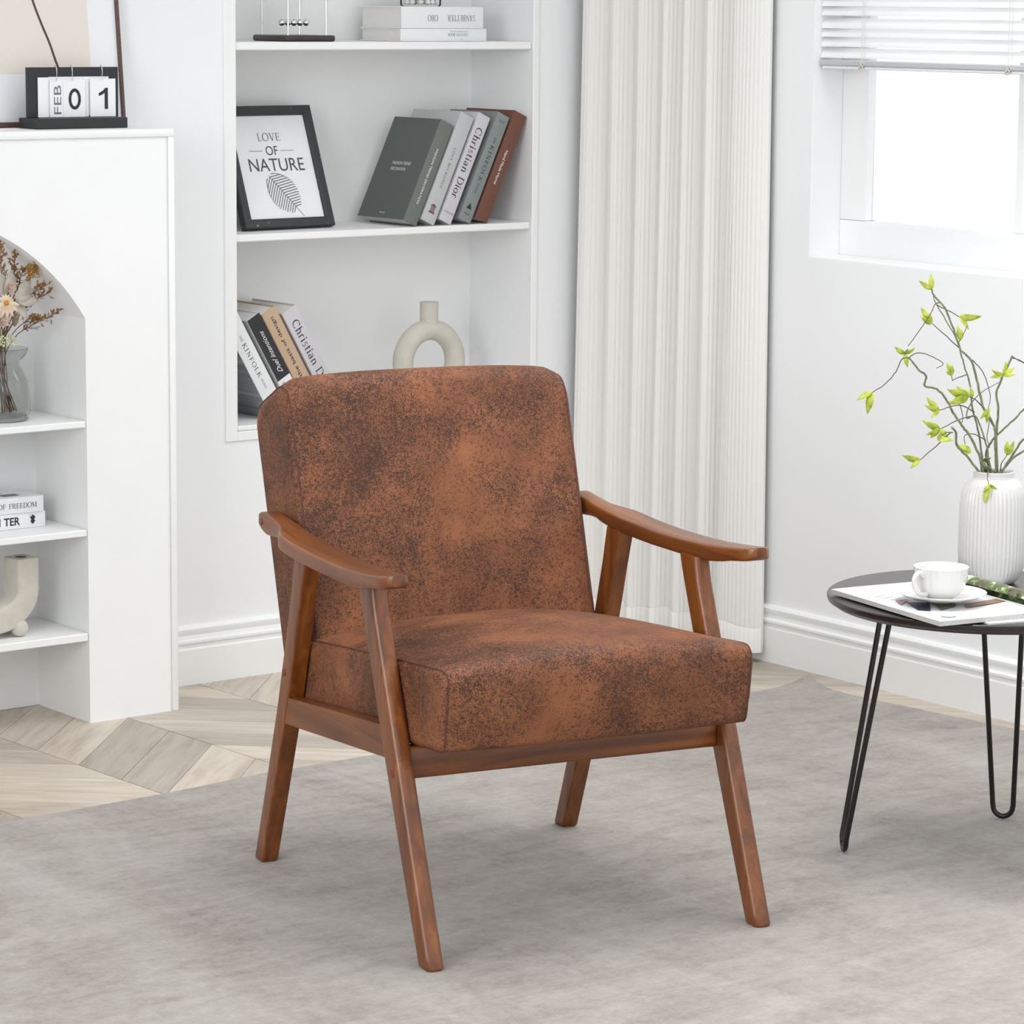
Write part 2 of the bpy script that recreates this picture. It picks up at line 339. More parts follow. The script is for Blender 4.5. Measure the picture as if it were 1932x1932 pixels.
# serif letters: stems, hairlines, bowls and serifs as thin ribbons
TH, TN = 0.095, 0.032
def _st(x, y0=0.0, y1=0.7, top=True, bot=True, w=TH, s=0.085):
    r = [('q', x - w / 2, y0, x + w / 2, y1)]
    if bot: r.append(('q', x - w / 2 - s, y0, x + w / 2 + s, y0 + TN))
    if top: r.append(('q', x - w / 2 - s, y1 - TN, x + w / 2 + s, y1))
    return r
def _h(x0, x1, y, w=TN): return [('q', x0, y - w / 2, x1, y + w / 2)]
def _v(x, y0, y1, w=0.04): return [('q', x - w / 2, y0, x + w / 2, y1)]
def _d(x0, y0, x1, y1, w): return [('d', x0, y0, x1, y1, w)]
def _a(cx, cy, rx, ry, a0, a1, th=TH, tn=TN): return [('a', cx, cy, rx, ry, a0, a1, th, tn)]
GL = {
 'A': (0.72, _d(.36, .7, .12, 0, TN + .01) + _d(.36, .7, .60, 0, TH) + _h(.2, .5, .24) + _h(.02, .22, TN / 2) + _h(.48, .72, TN / 2)),
 'B': (0.6, _st(.16, s=.06) + _h(.16, .34, .685) + _h(.16, .36, .37) + _h(.16, .36, .016) + _a(.33, .53, .16, .155, -90, 90) + _a(.35, .19, .19, .18, -90, 90)),
 'C': (0.68, _a(.38, .35, .31, .345, 48, 312) + _v(.585, .48, .68)), 
 'D': (0.74, _st(.16, s=.06) + _h(.16, .36, .685) + _h(.16, .36, .016) + _a(.34, .35, .33, .345, -90, 90)),
 'E': (0.6, _st(.16, s=.06) + _h(.16, .52, .684) + _h(.16, .54, .016) + _h(.16, .42, .36) + _v(.51, .54, .7) + _v(.53, 0, .17) + _v(.42, .28, .44)),
 'F': (0.56, _st(.16, s=.07) + _h(.16, .52, .684) + _h(.16, .42, .36) + _v(.51, .53, .7) + _v(.42, .28, .44)),
 'H': (0.78, _st(.16, s=.06) + _st(.62, s=.06) + _h(.16, .62, .36)),
 'I': (0.34, _st(.17, s=.08)),
 'K': (0.7, _st(.16, s=.06) + _d(.56, .69, .2, .3, TN + .012) + _d(.3, .42, .6, 0, TH) + _h(.46, .66, .684) + _h(.48, .72, TN / 2)),
 'L': (0.58, _st(.16, s=.06) + _h(.16, .54, .016) + _v(.53, 0, .19)),
 'M': (0.9, _st(.12, w=TN + .01, s=.06) + _st(.76, s=.06) + _d(.14, .7, .44, .03, TH) + _d(.72, .7, .44, .03, TN)),
 'N': (0.76, _st(.14, w=TN + .01, s=.06) + _st(.62, w=TN + .01, s=.06, bot=False) + _d(.14, .69, .62, .02, TH)),
 'O': (0.76, _a(.38, .35, .33, .345, 0, 360)),
 'R': (0.68, _st(.16, s=.06) + _h(.16, .36, .685) + _h(.16, .36, .34) + _a(.35, .515, .18, .17, -90, 90) + _d(.36, .34, .6, 0, TH * .9) + _h(.5, .68, TN / 2)),
 'S': (0.52, _a(.26, .53, .17, .155, 30, 270, .05, .05) + _a(.26, .185, .18, .17, -150, 90, .06, .05) + _v(.43, .5, .68) + _v(.08, .02, .2)),
 'T': (0.62, _st(.31, top=False) + _h(.03, .59, .684) + _v(.05, .52, .7) + _v(.57, .52, .7)),
 'U': (0.74, _st(.16, .2, .7, bot=False, s=.06) + _st(.6, .2, .7, bot=False, w=TN + .01, s=.06) + _a(.38, .22, .22, .21, 180, 360)),
 'V': (0.7, _d(.14, .69, .37, 0, TH) + _d(.6, .69, .37, 0, TN + .01) + _h(.02, .28, .684) + _h(.48, .7, .684)),
 'h': (0.54, _st(.13, 0, .72, s=.05, top=False) + _d(.03, .70, .13, .715, TN) + _st(.42, 0, .3, s=.05, top=False) + _a(.28, .3, .145, .16, 0, 150)),
 'r': (0.4, _st(.13, 0, .46, s=.05, top=False) + _d(.03, .44, .13, .455, TN) + _a(.28, .33, .14, .13, 50, 160, .05, .06)),
 'i': (0.28, _st(.13, 0, .46, s=.055, top=False) + _d(.03, .44, .13, .455, TN) + _a(.13, .62, .03, .03, 0, 360, .06, .06)),
 's': (0.4, _a(.2, .345, .12, .11, 30, 270, .05, .04) + _a(.2, .125, .125, .115, -150, 90, .05, .04)),
 't': (0.34, _st(.15, .06, .6, top=False, bot=False) + _h(.03, .3, .445) + _a(.23, .1, .08, .09, 180, 310, .06, .04)),
 'a': (0.46, _a(.21, .13, .14, .125, 60, 330) + _st(.34, .03, .34, top=False, bot=False) + _a(.21, .33, .13, .13, 0, 150, .07, .045) + _d(.34, .05, .43, .02, TN)),
 'n': (0.54, _st(.13, 0, .46, s=.05, top=False) + _d(.03, .44, .13, .455, TN) + _st(.42, 0, .3, s=.05, top=False) + _a(.28, .3, .145, .16, 0, 150)),
 'o': (0.48, _a(.24, .23, .19, .225, 0, 360)),
 ' ': (0.32, []),
}
def serif_geo(body, track=0.03):
    V, F = [], []; x = 0
    for ch in body:
        sc = 1.0; g = ch
        if ch in '\x01': continue
        w, prims = GL[g]
        for p in prims:
            if p[0] == 'q':
                i = len(V); V += [(x + p[1], p[2]), (x + p[3], p[2]), (x + p[3], p[4]), (x + p[1], p[4])]; F.append((i, i + 1, i + 2, i + 3))
            elif p[0] == 'd':
                i = len(V); hw = p[5] / 2 * 1.1; V += [(x + p[1] - hw, p[2]), (x + p[1] + hw, p[2]), (x + p[3] + hw, p[4]), (x + p[3] - hw, p[4])]
                F.append((i, i + 1, i + 2, i + 3) if p[2] < p[4] else (i, i + 3, i + 2, i + 1))
            else:
                _, cx, cy, rx, ry, a0, a1, th, tn = p; n = max(6, int(abs(a1 - a0) / 15)); i0 = len(V)
                for k in range(n + 1):
                    a = math.radians(a0 + (a1 - a0) * k / n); t = tn + (th - tn) * abs(math.cos(a))
                    ca, sa = math.cos(a), math.sin(a)
                    V += [(x + cx + (rx - t / 2) * ca, cy + (ry - t / 2) * sa), (x + cx + (rx + t / 2) * ca, cy + (ry + t / 2) * sa)]
                for k in range(n): j = i0 + 2 * k; F.append((j, j + 1, j + 3, j + 2))
        x += w + track
    return V, F
def serif(name, body, org, xd, yd, mat, parent, length=None, height=None, track=0.03):
    V, F = serif_geo(body, track); return place2d(name, V, F, org, xd, yd, mat, parent, length, height)
def poly2d(name, pts, org, xd, yd, mat, parent, lift=0.0005):
    o, X, Y = Vector(org), Vector(xd).normalized(), Vector(yd).normalized(); N = X.cross(Y)
    me = bpy.data.meshes.new(name); me.from_pydata([tuple(o + X * p[0] + Y * p[1] + N * lift) for p in pts], [], [tuple(range(len(pts)))]); me.update()
    return link(name, me, mat, parent)

# ================================================================== SETTING
YB, XR, ZF = 5.33, 4.415, -0.0035
NX0, NX1, NZ0, NZ1, NYB = 3.426, 4.165, 0.506, 2.05, 5.543
WZ0, WZ1, WY0, WY1 = 0.842, 2.0, 2.90, 4.735      # window opening in the right wall
fl = struct(box('floor', 0.9, 4.6, 1.4, 5.62, -0.06, ZF - 0.004, 'floor'))
struct(box('left_light_block', 0.48, 0.6, 3.7, YB + 0.26, ZF, 2.6, 'wall'))  # unseen partial wall added to hold back ambient light from the left
struct(box('ceiling', 0.6, XR + 0.12, 1.4, YB + 0.26, 2.6, 2.66, 'wall'))
# chevron planks
def clip(poly, axis, lim, keep_less):
    out = []
    for i in range(len(poly)):
        a, b = poly[i], poly[(i + 1) % len(poly)]
        ia = (a[axis] <= lim) == keep_less; ib = (b[axis] <= lim) == keep_less
        if ia: out.append(a)
        if ia != ib:
            t = (lim - a[axis]) / (b[axis] - a[axis]); out.append((a[0] + t * (b[0] - a[0]), a[1] + t * (b[1] - a[1])))
    return out
BW, PW, SL = 0.277, 0.139, 0.0405
spine0 = 2.7735
for band in range(-3, 7):
    s = 1 if band % 2 == 0 else -1
    for k in range(-9, 18):
        def pt(side, j):
            off = 0.0 if side == 0 else (0.287 * s * 0.955)
            if s == -1 and side == 0: off = 0.287 * 0.955
            if s == -1 and side == 1: off = 0.0
            if s == 1 and side == 0: off = 0.0
            if s == 1 and side == 1: off = 0.287 * 0.955
            y = 3.60 + 0.007 + j * PW + off + (0.0 if s == 1 else 0.0)
            x = spine0 + band * BW + side * BW + (5.126 - y) * SL
            return (x, y)
        g = 0.0009
        poly = [pt(0, k), pt(1, k), pt(1, k + 1), pt(0, k + 1)]
        c = (sum(p[0] for p in poly) / 4, sum(p[1] for p in poly) / 4)
        poly = [(c[0] + (p[0] - c[0]) * (1 - g / 0.12), c[1] + (p[1] - c[1]) * (1 - g / 0.09)) for p in poly]
        for ax, lim, kl in ((0, 4.41, True), (0, 1.9, False), (1, 5.327, True), (1, 2.6, False)):
            if len(poly) >= 3: poly = clip(poly, ax, lim, kl)
        if len(poly) < 3: continue
        area = abs(sum(poly[i][0] * poly[(i + 1) % len(poly)][1] - poly[(i + 1) % len(poly)][0] * poly[i][1] for i in range(len(poly)))) / 2
        if area < 0.00015: continue
        if all(p[1] < 4.5 and p[0] < 4.2 for p in poly): continue
        prism('plank', poly, 2, ZF - 0.0038, ZF, 'plank_a' if s == 1 else 'plank_b', fl)
# back wall with the niche left open
bm = bmesh.new()
bm_box(bm, 0.6, NX0, YB, YB + 0.26, ZF, 2.6); bm_box(bm, NX1, XR + 0.12, YB, YB + 0.26, ZF, 2.6)
bm_box(bm, NX0, NX1, YB, YB + 0.26, ZF, NZ0 - 0.012); bm_box(bm, NX0, NX1, YB, YB + 0.26, NZ1, 2.6); bm_box(bm, NX0, NX1, NYB + 0.012, YB + 0.26, NZ0 - 0.012, NZ1)
struct(bm_obj('wall_back', bm, 'wall'))
bm = bmesh.new()
bm_box(bm, XR, XR + 0.12, WY1, YB, ZF, 2.6); bm_box(bm, XR, XR + 0.12, 1.8, WY0, ZF, 2.6)
bm_box(bm, XR, XR + 0.12, WY0, WY1, ZF, WZ0); bm_box(bm, XR, XR + 0.12, WY0, WY1, WZ1, 2.6)
struct(bm_obj('wall_right', bm, 'wall'))
# baseboards: moulded section swept along the wall
def base_profile():
    return [(0, 0), (0.016, 0), (0.016, 0.071), (0.0135, 0.0745), (0.0135, 0.081), (0.017, 0.084), (0.017, 0.0885), (0.0105, 0.092), (0.0085, 0.099), (0.0125, 0.106), (0.0125, 0.112), (0.009, 0.1165), (0.004, 0.1185), (0, 0.1185)]
bp = base_profile()
sec = lambda x: [(x, YB - d, ZF + z) for d, z in bp]
V, F = loft([sec(3.165), sec(XR - 0.0172)]); struct(mesh_obj('baseboard_back', V, F, 'trim', None, True, 30))
sec = lambda y: [(XR - d, y, ZF + z) for d, z in bp]
V, F = loft([sec(1.8), sec(YB - 0.0)]); struct(mesh_obj('baseboard_right', V, F, 'trim', None, True, 30))

# window: frame, mullion, panes, sill
wf = struct(bpy.data.objects.new('window_1', None)); COL.objects.link(wf); wf.location = (4.5, WY1, WZ0)
def wl(o): o.parent = wf; o.matrix_parent_inverse = Matrix.Translation((-4.5, -WY1, -WZ0)); return o
FX0, FX1 = 4.497, 4.535
wl(box('frame_rail', FX0, FX1, WY0, WY1, WZ0, 0.917, 'window', None, 0.003, 2)); wl(box('frame_rail', FX0, FX1, WY0, WY1, 1.93, WZ1, 'window', None, 0.003, 2))
wl(box('frame_stile', FX0, FX1, 4.66, WY1, 0.917, 1.93, 'window', None, 0.003, 2)); wl(box('frame_stile', FX0, FX1, WY0, WY0 + 0.073, 0.917, 1.93, 'window', None, 0.003, 2))
wl(box('mullion', FX0 + 0.006, FX1, 4.236, 4.258, 0.917, 1.93, 'window', None, 0.002)); wl(box('mullion', FX0 + 0.006, FX1, 3.80, 3.822, 0.917, 1.93, 'window', None, 0.002))
for a, b in ((4.258, 4.66), (3.822, 4.236), (WY0 + 0.073, 3.80)): wl(box('pane', 4.514, 4.518, a, b, 0.917, 1.93, 'pane'))
wl(box('window_sill', XR + 0.001, FX0, WY0, WY1, WZ0 - 0.001, WZ0 + 0.003, 'window', None, 0.001))

# venetian blind in the window recess
bl = thing('venetian_blind', 'white horizontal slat blind pulled half up in the window recess', 'blind', (XR + 0.028, 4.0, 1.219))
BX = XR + 0.026; BY0, BY1 = WY0 + 0.01, 4.7335
def bpart(o): o.parent = bl; o.matrix_parent_inverse = Matrix.Translation((-(XR + 0.028), -4.0, -1.219)); return o
def slat_mesh():
    n = 6; top, bot = [], []
    for k in range(n + 1):
        t = k / n - 0.5; w = 0.025; c = 0.003 * (1 - (2 * t) ** 2); ang = math.radians(50)
        x = t * w * math.cos(ang) - c * math.sin(ang); z = t * w * math.sin(ang) + c * math.cos(ang)
        top.append((x, z + 0.0003)); bot.append((x, z - 0.0003))
    prof = top + bot[::-1]
    V, F = loft([[(x, BY0, z) for x, z in prof], [(x, BY1, z) for x, z in prof]])
    me = bpy.data.meshes.new('slat'); me.from_pydata(V, [], F); me.update(); me.materials.append(MAT['blind'])
    me.polygons.foreach_set('use_smooth', [True] * len(me.polygons)); me.set_sharp_from_angle(angle=math.radians(40)); return me
sm = slat_mesh(); z = 1.2555; k = 0
while z < 1.94:
    o = bpy.data.objects.new('slat', sm); COL.objects.link(o); o.location = (BX, 0, z + random.uniform(-.0006, .0006)); o.rotation_euler = (random.uniform(-.0008, .0008), random.uniform(-.03, .03), 0)
    bpart(o); z += 0.0196
o = bpart(box('bottom_rail', BX - 0.0125, BX + 0.0125, BY0, BY1, 1.2275, 1.2385, 'rail_grey', None, 0.002))
o = bpart(box('rail_base', BX - 0.010, BX + 0.010, BY0, BY1 - 0.006, 1.221, 1.2275, 'blind', None, 0.002))
bpart(box('head_rail', BX - 0.014, BX + 0.014, BY0, BY1, 1.945, 1.985, 'blind', None, 0.002))
for cy in (4.609, 4.214, 3.80):
    bpart(tube('lift_cord', [(BX - 0.0145, cy, 1.23), (BX - 0.0145, cy, 1.95)], 0.0007, 'cord', None, 6))
    bpart(tube('ladder_cord', [(BX - 0.014, cy - 0.008, 1.24), (BX - 0.0145, cy - 0.008, 1.95)], 0.0005, 'cord', None, 6))
    knot = [(BX - 0.016 + 0.004 * math.sin(t * 2.3) * math.cos(t), cy + 0.0055 * math.sin(t * 1.7), 1.2285 + 0.0085 * math.cos(t * 1.25 + 1)) for t in [q * 0.35 for q in range(46)]]
    bpart(tube('cord_knot', knot, 0.0011, 'cord', None, 5))

# ------------------------------------------------------------------ bookcase built into the back wall
bc = thing('built_in_bookcase', 'white recessed bookcase with open shelves set into the back wall', 'bookcase', ((NX0 + NX1) / 2, YB, NZ0))
def cp(o, par, loc): o.parent = par; o.matrix_parent_inverse = Matrix.Translation([-v for v in loc]); return o
bcl = bc.location.copy()
cp(box('back_panel', NX0, NX1, NYB, NYB + 0.010, NZ0, NZ1, 'cabinet'), bc, bcl)
cp(box('bottom_shelf', NX0 + .001, NX1 - .001, YB - 0.003, NYB, NZ0 - 0.010, NZ0, 'cabinet', None, 0.002), bc, bcl)
cp(box('shelf', NX0 + .001, NX1 - .001, YB + 0.001, NYB, 0.8725, 0.887, 'cabinet', None, 0.002), bc, bcl)
cp(box('shelf', NX0 + .001, NX1 - .001, YB + 0.001, NYB, 1.249, 1.265, 'cabinet', None, 0.002), bc, bcl)
cp(box('shelf', NX0 + .001, NX1 - .001, YB + 0.001, NYB, 1.640, 1.656, 'cabinet', None, 0.002), bc, bcl)
cp(box('face_trim', NX0 - 0.028, NX0, YB - 0.004, YB + 0.001, NZ0 - 0.03, NZ1, 'trim', None, 0.0015), bc, bcl)
cp(box('face_trim', NX1, NX1 + 0.016, YB - 0.005, YB + 0.001, NZ0 - 0.03, NZ1, 'trim', None, 0.0015), bc, bcl)
cp(box('face_trim', NX0, NX1, YB - 0.004, YB + 0.001, NZ0 - 0.03, NZ0 - 0.0105, 'trim', None, 0.0015), bc, bcl)
cp(box('shelf_pin', NX1 - 0.004, NX1 + 0.001, NYB - 0.018, NYB - 0.013, 0.862, 0.8725, 'metal_black'), bc, bcl)

# ------------------------------------------------------------------ arched mantel unit
FY, FZT, FX1_, FX0_ = 5.135, 1.109, 3.163, 2.037
mu = thing('arched_mantel', 'white fireplace style mantel unit with arched opening and inner shelves', 'mantel', (2.6, 5.23, ZF)); mul = mu.location.copy()
acx, acz, aR = 2.6, 0.536, 0.4332; hw = 0.3695
a0 = math.acos(hw / aR)
arc = [(acx - aR * math.cos(a), acz + aR * math.sin(a)) for a in [a0 + (PI - 2 * a0) * k / 40 for k in range(41)]]
outl = [(FX0_, ZF), (acx - hw, ZF)] + arc + [(acx + hw, ZF), (FX1_, ZF), (FX1_, FZT), (FX0_, FZT)]
bm = bmesh.new(); A = [bm.verts.new((x, FY, z)) for x, z in outl]; B = [bm.verts.new((x, YB, z)) for x, z in outl]
bm.faces.new(A); bm.faces.new(B[::-1])
for i in range(len(A)): bm.faces.new((A[i], B[i], B[(i + 1) % len(A)], A[(i + 1) % len(A)]))
cp(bm_obj('body', bm, 'cabinet', None, True, 25), mu, mul)
cp(box('edge_trim', FX0_, FX1_, FY - 0.0045, FY, FZT - 0.0155, FZT, 'cabinet', None, 0.003, 2), mu, mul)
cp(box('edge_trim', FX1_ - 0.014, FX1_, FY - 0.0045, FY, ZF, FZT - 0.0155, 'cabinet', None, 0.003, 2), mu, mul)
cp(box('edge_trim', FX0_, FX0_ + 0.014, FY - 0.0045, FY, ZF, FZT - 0.0155, 'cabinet', None, 0.003, 2), mu, mul)
for zt, th in ((0.571, 0.0125), (0.366, 0.0125), (0.169, 0.015)):
    cp(box('shelf', acx - hw + 0.001, acx + hw - 0.001, FY + 0.001, YB - 0.002, zt - th, zt, 'cabinet', None, 0.0015), mu, mul)

# ------------------------------------------------------------------ curtain
ct = thing('window_curtain', 'floor length off-white curtain with fine vertical pleats in the room corner', 'curtain', (4.30, 5.03, 0.0))
ctl = ct.location.copy()
plan = [(4.262, 5.300), (4.264, 5.274), (4.298, 5.254), (4.284, 5.216), (4.322, 5.198), (4.303, 5.157), (4.340, 5.140), (4.319, 5.096), (4.354, 5.080), (4.329, 5.036), (4.364, 5.022), (4.337, 4.974), (4.377, 4.956), (4.348, 4.920), (4.350, 4.865), (4.364, 4.826), (4.382, 4.815), (4.406, 4.836)]
path = catmull([(x, y, 0) for x, y in plan], 26)
L = [0]
for i in range(1, len(path)): L.append(L[-1] + (path[i] - path[i - 1]).length)
# resample evenly
N = 1300; tot = L[-1]; res = []; j = 0
for i in range(N + 1):
    s = tot * i / N
    while j < len(L) - 2 and L[j + 1] < s: j += 1
    t = (s - L[j]) / max(1e-9, L[j + 1] - L[j]); res.append((path[j].lerp(path[j + 1], t), s))
V, F = [], []; rows = [0.022, 0.05, 0.3, 0.7, 1.2, 1.7, 2.3]
cen = Vector((4.25, 5.03, 0))
for ri, zz in enumerate(rows):
    for i, (p, s) in enumerate(res):
        a, b = res[max(0, i - 2)][0], res[min(N, i + 2)][0]; tn = (b - a).normalized(); nn = Vector((tn.y, -tn.x, 0))
        u = (s % 0.0105) / 0.0105
        rip = 0.0019 * (abs(math.sin(PI * u)) ** 0.5 - 0.5)
        q = p + nn * rip
        k = 1.0 + 0.05 * (zz - 0.7) ; d = (q - Vector((4.41, q.y, 0)))
        q = Vector((4.41 + d.x * (1.0 - 0.06 * zz), q.y + (0.010 * math.sin(q.y * 30 + zz * 1.4)) * 0.4 + 0.008 * zz * (1 if q.y < 4.9 else 0.0), 0))
        V.append((q.x, q.y, zz + (0.004 * math.sin(q.y * 40) if ri < 2 else 0)))
for r in range(len(rows) - 1):
    for i in range(N):
        a = r * (N + 1) + i; F.append((a, a + 1, a + N + 2, a + N + 1))
o = cp(mesh_obj('cloth', V, F, 'curtain', None, True), ct, ctl)
md = o.modifiers.new('thick', 'SOLIDIFY'); md.thickness = 0.0012
hem = [Vector(V[i]) for i in range(0, N + 1, 3)]
hv, hf = [], []
for p in hem:
    c = Vector((-0.0022, -0.0008, 0)); hv += [p + c, p + c + Vector((0, 0, 0.05)), p + c * 0.4 + Vector((0, 0, 0.0515))]
for i in range(len(hem) - 1): hf += [(3 * i, 3 * i + 3, 3 * i + 4, 3 * i + 1), (3 * i + 1, 3 * i + 4, 3 * i + 5, 3 * i + 2)]
cp(mesh_obj('hem', hv, hf, 'curtain', None, True), ct, ctl)

# ------------------------------------------------------------------ rug
def interp(tab, x):
    if x <= tab[0][0]: return tab[0][1]
    for (a, fa), (b, fb) in zip(tab, tab[1:]):
        if x <= b: return fa + (fb - fa) * (x - a) / (b - a)
    return tab[-1][1]
far = [(1.0, 4.545), (2.47, 4.566), (2.8, 4.578), (3.0, 4.600), (3.6, 4.606), (4.15, 4.598), (4.33, 4.612)]
rgt = [(1.6, 4.40), (3.6, 4.378), (4.05, 4.356), (4.21, 4.334), (4.34, 4.320), (4.47, 4.306), (4.56, 4.312), (4.62, 4.331)]
nu, nv = 70, 70; V, F = [], []
RZ = 0.0005
for layer in (1, 0):
    for j in range(nv + 1):
        for i in range(nu + 1):
            u, v = (i / nu), (j / nv) ** 0.8
            x = 1.0 + u * 3.32; 
            yf = interp(far, x); y = 1.6 + v * (yf - 1.6); xr = interp(rgt, y); x = 1.0 + u * (xr - 1.0)
            dc = math.hypot(x - 4.33, y - 4.61); curl = 0.016 * max(0, 1 - dc / 0.10) ** 2 + 0.003 * max(0, 1 - abs(4.605 - y) / 0.03) * (0.5 + 0.5 * math.sin(x * 13)) * (1 if x > 3.2 else 0)
            V.append((x, y, (RZ + curl) if layer else (ZF + 0.0002 + curl * 0.95)))
M_ = (nu + 1) * (nv + 1)
for j in range(nv):
    for i in range(nu):
        a = j * (nu + 1) + i; F.append((a, a + 1, a + nu + 2, a + nu + 1)); b = a + M_; F.append((b, b + nu + 1, b + nu + 2, b + 1))
edge = [i for i in range(nu + 1)] + [j * (nu + 1) + nu for j in range(1, nv + 1)] + [nv * (nu + 1) + i for i in range(nu - 1, -1, -1)] + [j * (nu + 1) for j in range(nv - 1, 0, -1)]
for a, b in zip(edge, edge[1:] + edge[:1]): F.append((a, b, b + M_, a + M_))
tag(mesh_obj('area_rug', V, F, 'rug', None, True, 40), 'large low pile grey area rug with faded streaks under the armchair', 'rug')

# ================================================================== ARMCHAIR
ANG = -0.20566
CC = (0.28, 0.32)
ex = Vector((math.cos(ANG), math.sin(ANG), 0)); ey = Vector((-math.sin(ANG), math.cos(ANG), 0))
base = Vector((2.5515, 3.4826, RZ)) + ex * CC[0] + ey * CC[1]
ch = thing('armchair', 'brown distressed leather armchair with walnut stained wooden frame on the grey rug', 'armchair', base, (0, 0, ANG))
def C3(x, y, z): return (x - CC[0], y - CC[1], z)
def cprism(name, poly, x0, x1, mat, bev=0.003, front=None):
    """chair side-profile polygon (y,z) extruded in x"""
    n = len(poly); bm = bmesh.new()
    A = [bm.verts.new(C3(x0, y, z)) for y, z in poly]; B = [bm.verts.new(C3(x1, y, z)) for y, z in poly]
    bm.faces.new(A); bm.faces.new(B[::-1])
    for i in range(n): bm.faces.new((A[i], B[i], B[(i + 1) % n], A[(i + 1) % n]))
    if front:
        fe = []
        bm.edges.ensure_lookup_table()
        for lst in (A, B):
            for i in front[0]: 
                e = bm.edges.get((lst[i], lst[(i + 1) % n])); fe.append(e)
        bmesh.ops.bevel(bm, geom=fe, offset=front[1], segments=5, affect='EDGES', profile=0.55, clamp_overlap=True)
    if bev: 
        es = [e for e in bm.edges if e.calc_face_angle(0) > 0.6]
        bmesh.ops.bevel(bm, geom=es, offset=bev, segments=2, affect='EDGES', clamp_overlap=True)
    return bm_obj(name, bm, mat, ch, True, 40)
LW = 0.028
fleg = [(0.0, 0.0), (0.057, 0.14), (0.113, 0.28), (0.1825, 0.45), (0.199, 0.49), (0.206, 0.523), (0.254, 0.523), (0.246, 0.497), (0.226, 0.45), (0.157, 0.28), (0.096, 0.14), (0.033, 0.0)]
bleg = [(0.637, 0.0), (0.584, 0.135), (0.531, 0.27), (0.493, 0.39), (0.470, 0.47), (0.452, 0.527), (0.494, 0.53), (0.508, 0.47), (0.531, 0.39), (0.569, 0.27), (0.618, 0.135), (0.669, 0.0)]
def leg_loft(poly, x0, rf, rb=0.003):
    """leg outline (y,z): front edge listed upwards, back edge downwards; rounded cross-sections lofted up the leg"""
    n = len(poly) // 2; fr, bk = poly[:n], poly[n:][::-1]
    ft = [(z, y) for y, z in fr]; bt = [(z, y) for y, z in bk]; top = min(fr[-1][1], bk[-1][1])
    zs = [0, 0.0015, 0.004] + [0.02 + (top - 0.02) * k / 26 for k in range(27)]; secs = []
    for z in zs:
        y0, y1 = interp(ft, z), interp(bt, z); e = max(0, 0.0022 - z * 0.8) if z < 0.003 else 0; xa, xb = x0 + e, x0 + LW - e; y0 += e; y1 -= e; ring = []
        for cx_, cy_, r, s0 in ((xa + rf, y0 + rf, rf, 180), (xb - rf, y0 + rf, rf, 270), (xb - rb, y1 - rb, rb, 0), (xa + rb, y1 - rb, rb, 90)):
            ring += [C3(cx_ + r * math.cos(math.radians(s0 + 15 * k)), cy_ + r * math.sin(math.radians(s0 + 15 * k)), z) for k in range(7)]
        secs.append(ring)
    V, F = loft(secs); return mesh_obj('leg', V, F, 'wood_z', ch, True, 50)
for x0 in (0.0, 0.532):
    leg_loft(fleg, x0, 0.009)
    leg_loft(bleg, x0, 0.0032)
    rx0 = x0 + 0.0012 if x0 == 0 else x0 + 0.004
    cprism('side_rail', [(0.150, 0.2775), (0.166, 0.3225), (0.536, 0.288), (0.546, 0.245)], rx0, rx0 + 0.0235, 'wood_y', 0.002)
bx = lambda n, x0, x1, y0, y1, z0, z1, m, b: box(n, x0 - CC[0], x1 - CC[0], y0 - CC[1], y1 - CC[1], z0, z1, m, ch, b, 3)
bx('front_rail', 0.027, 0.533, 0.128, 0.150, 0.2475, 0.296, 'wood_x', 0.005)
bx('back_rail', 0.027, 0.533, 0.545, 0.565, 0.235, 0.275, 'wood_x', 0.004)
# armrests
OUT = [(0.078, -0.022), (0.086, -0.030), (0.10, -0.033), (0.15, -0.034), (0.2, -0.033), (0.25, -0.0315), (0.3, -0.031), (0.35, -0.030), (0.4, -0.029), (0.45, -0.0285), (0.49, -0.027), (0.505, -0.0235), (0.52, -0.0165), (0.535, -0.010), (0.55, -0.007), (0.58, -0.005), (0.62, -0.005), (0.634, -0.004), (0.640, -0.001)]
INN = [(0.078, -0.004), (0.086, 0.005), (0.10, 0.0095), (0.15, 0.0145), (0.2, 0.018), (0.25, 0.0215), (0.3, 0.024), (0.35, 0.0255), (0.4, 0.0265), (0.45, 0.0275), (0.49, 0.0275), (0.52, 0.0275), (0.55, 0.027), (0.58, 0.0265), (0.62, 0.026), (0.634, 0.025), (0.640, 0.024)]
ZT = [(0.078, 0.5555), (0.1, 0.5525), (0.15, 0.5475), (0.2, 0.5442), (0.25, 0.5422), (0.3, 0.5415), (0.35, 0.542), (0.4, 0.5437), (0.45, 0.5462), (0.5, 0.5502), (0.55, 0.556), (0.58, 0.5605), (0.62, 0.5655), (0.634, 0.562), (0.640, 0.555)]
ZTH = [(0.078, 0.016), (0.09, 0.0195), (0.13, 0.0205), (0.165, 0.024), (0.2, 0.0255), (0.25, 0.024), (0.3, 0.0225), (0.4, 0.023), (0.48, 0.0235), (0.515, 0.0225), (0.535, 0.0205), (0.555, 0.0225), (0.58, 0.028), (0.60, 0.032), (0.62, 0.0305), (0.634, 0.021), (0.640, 0.008)]
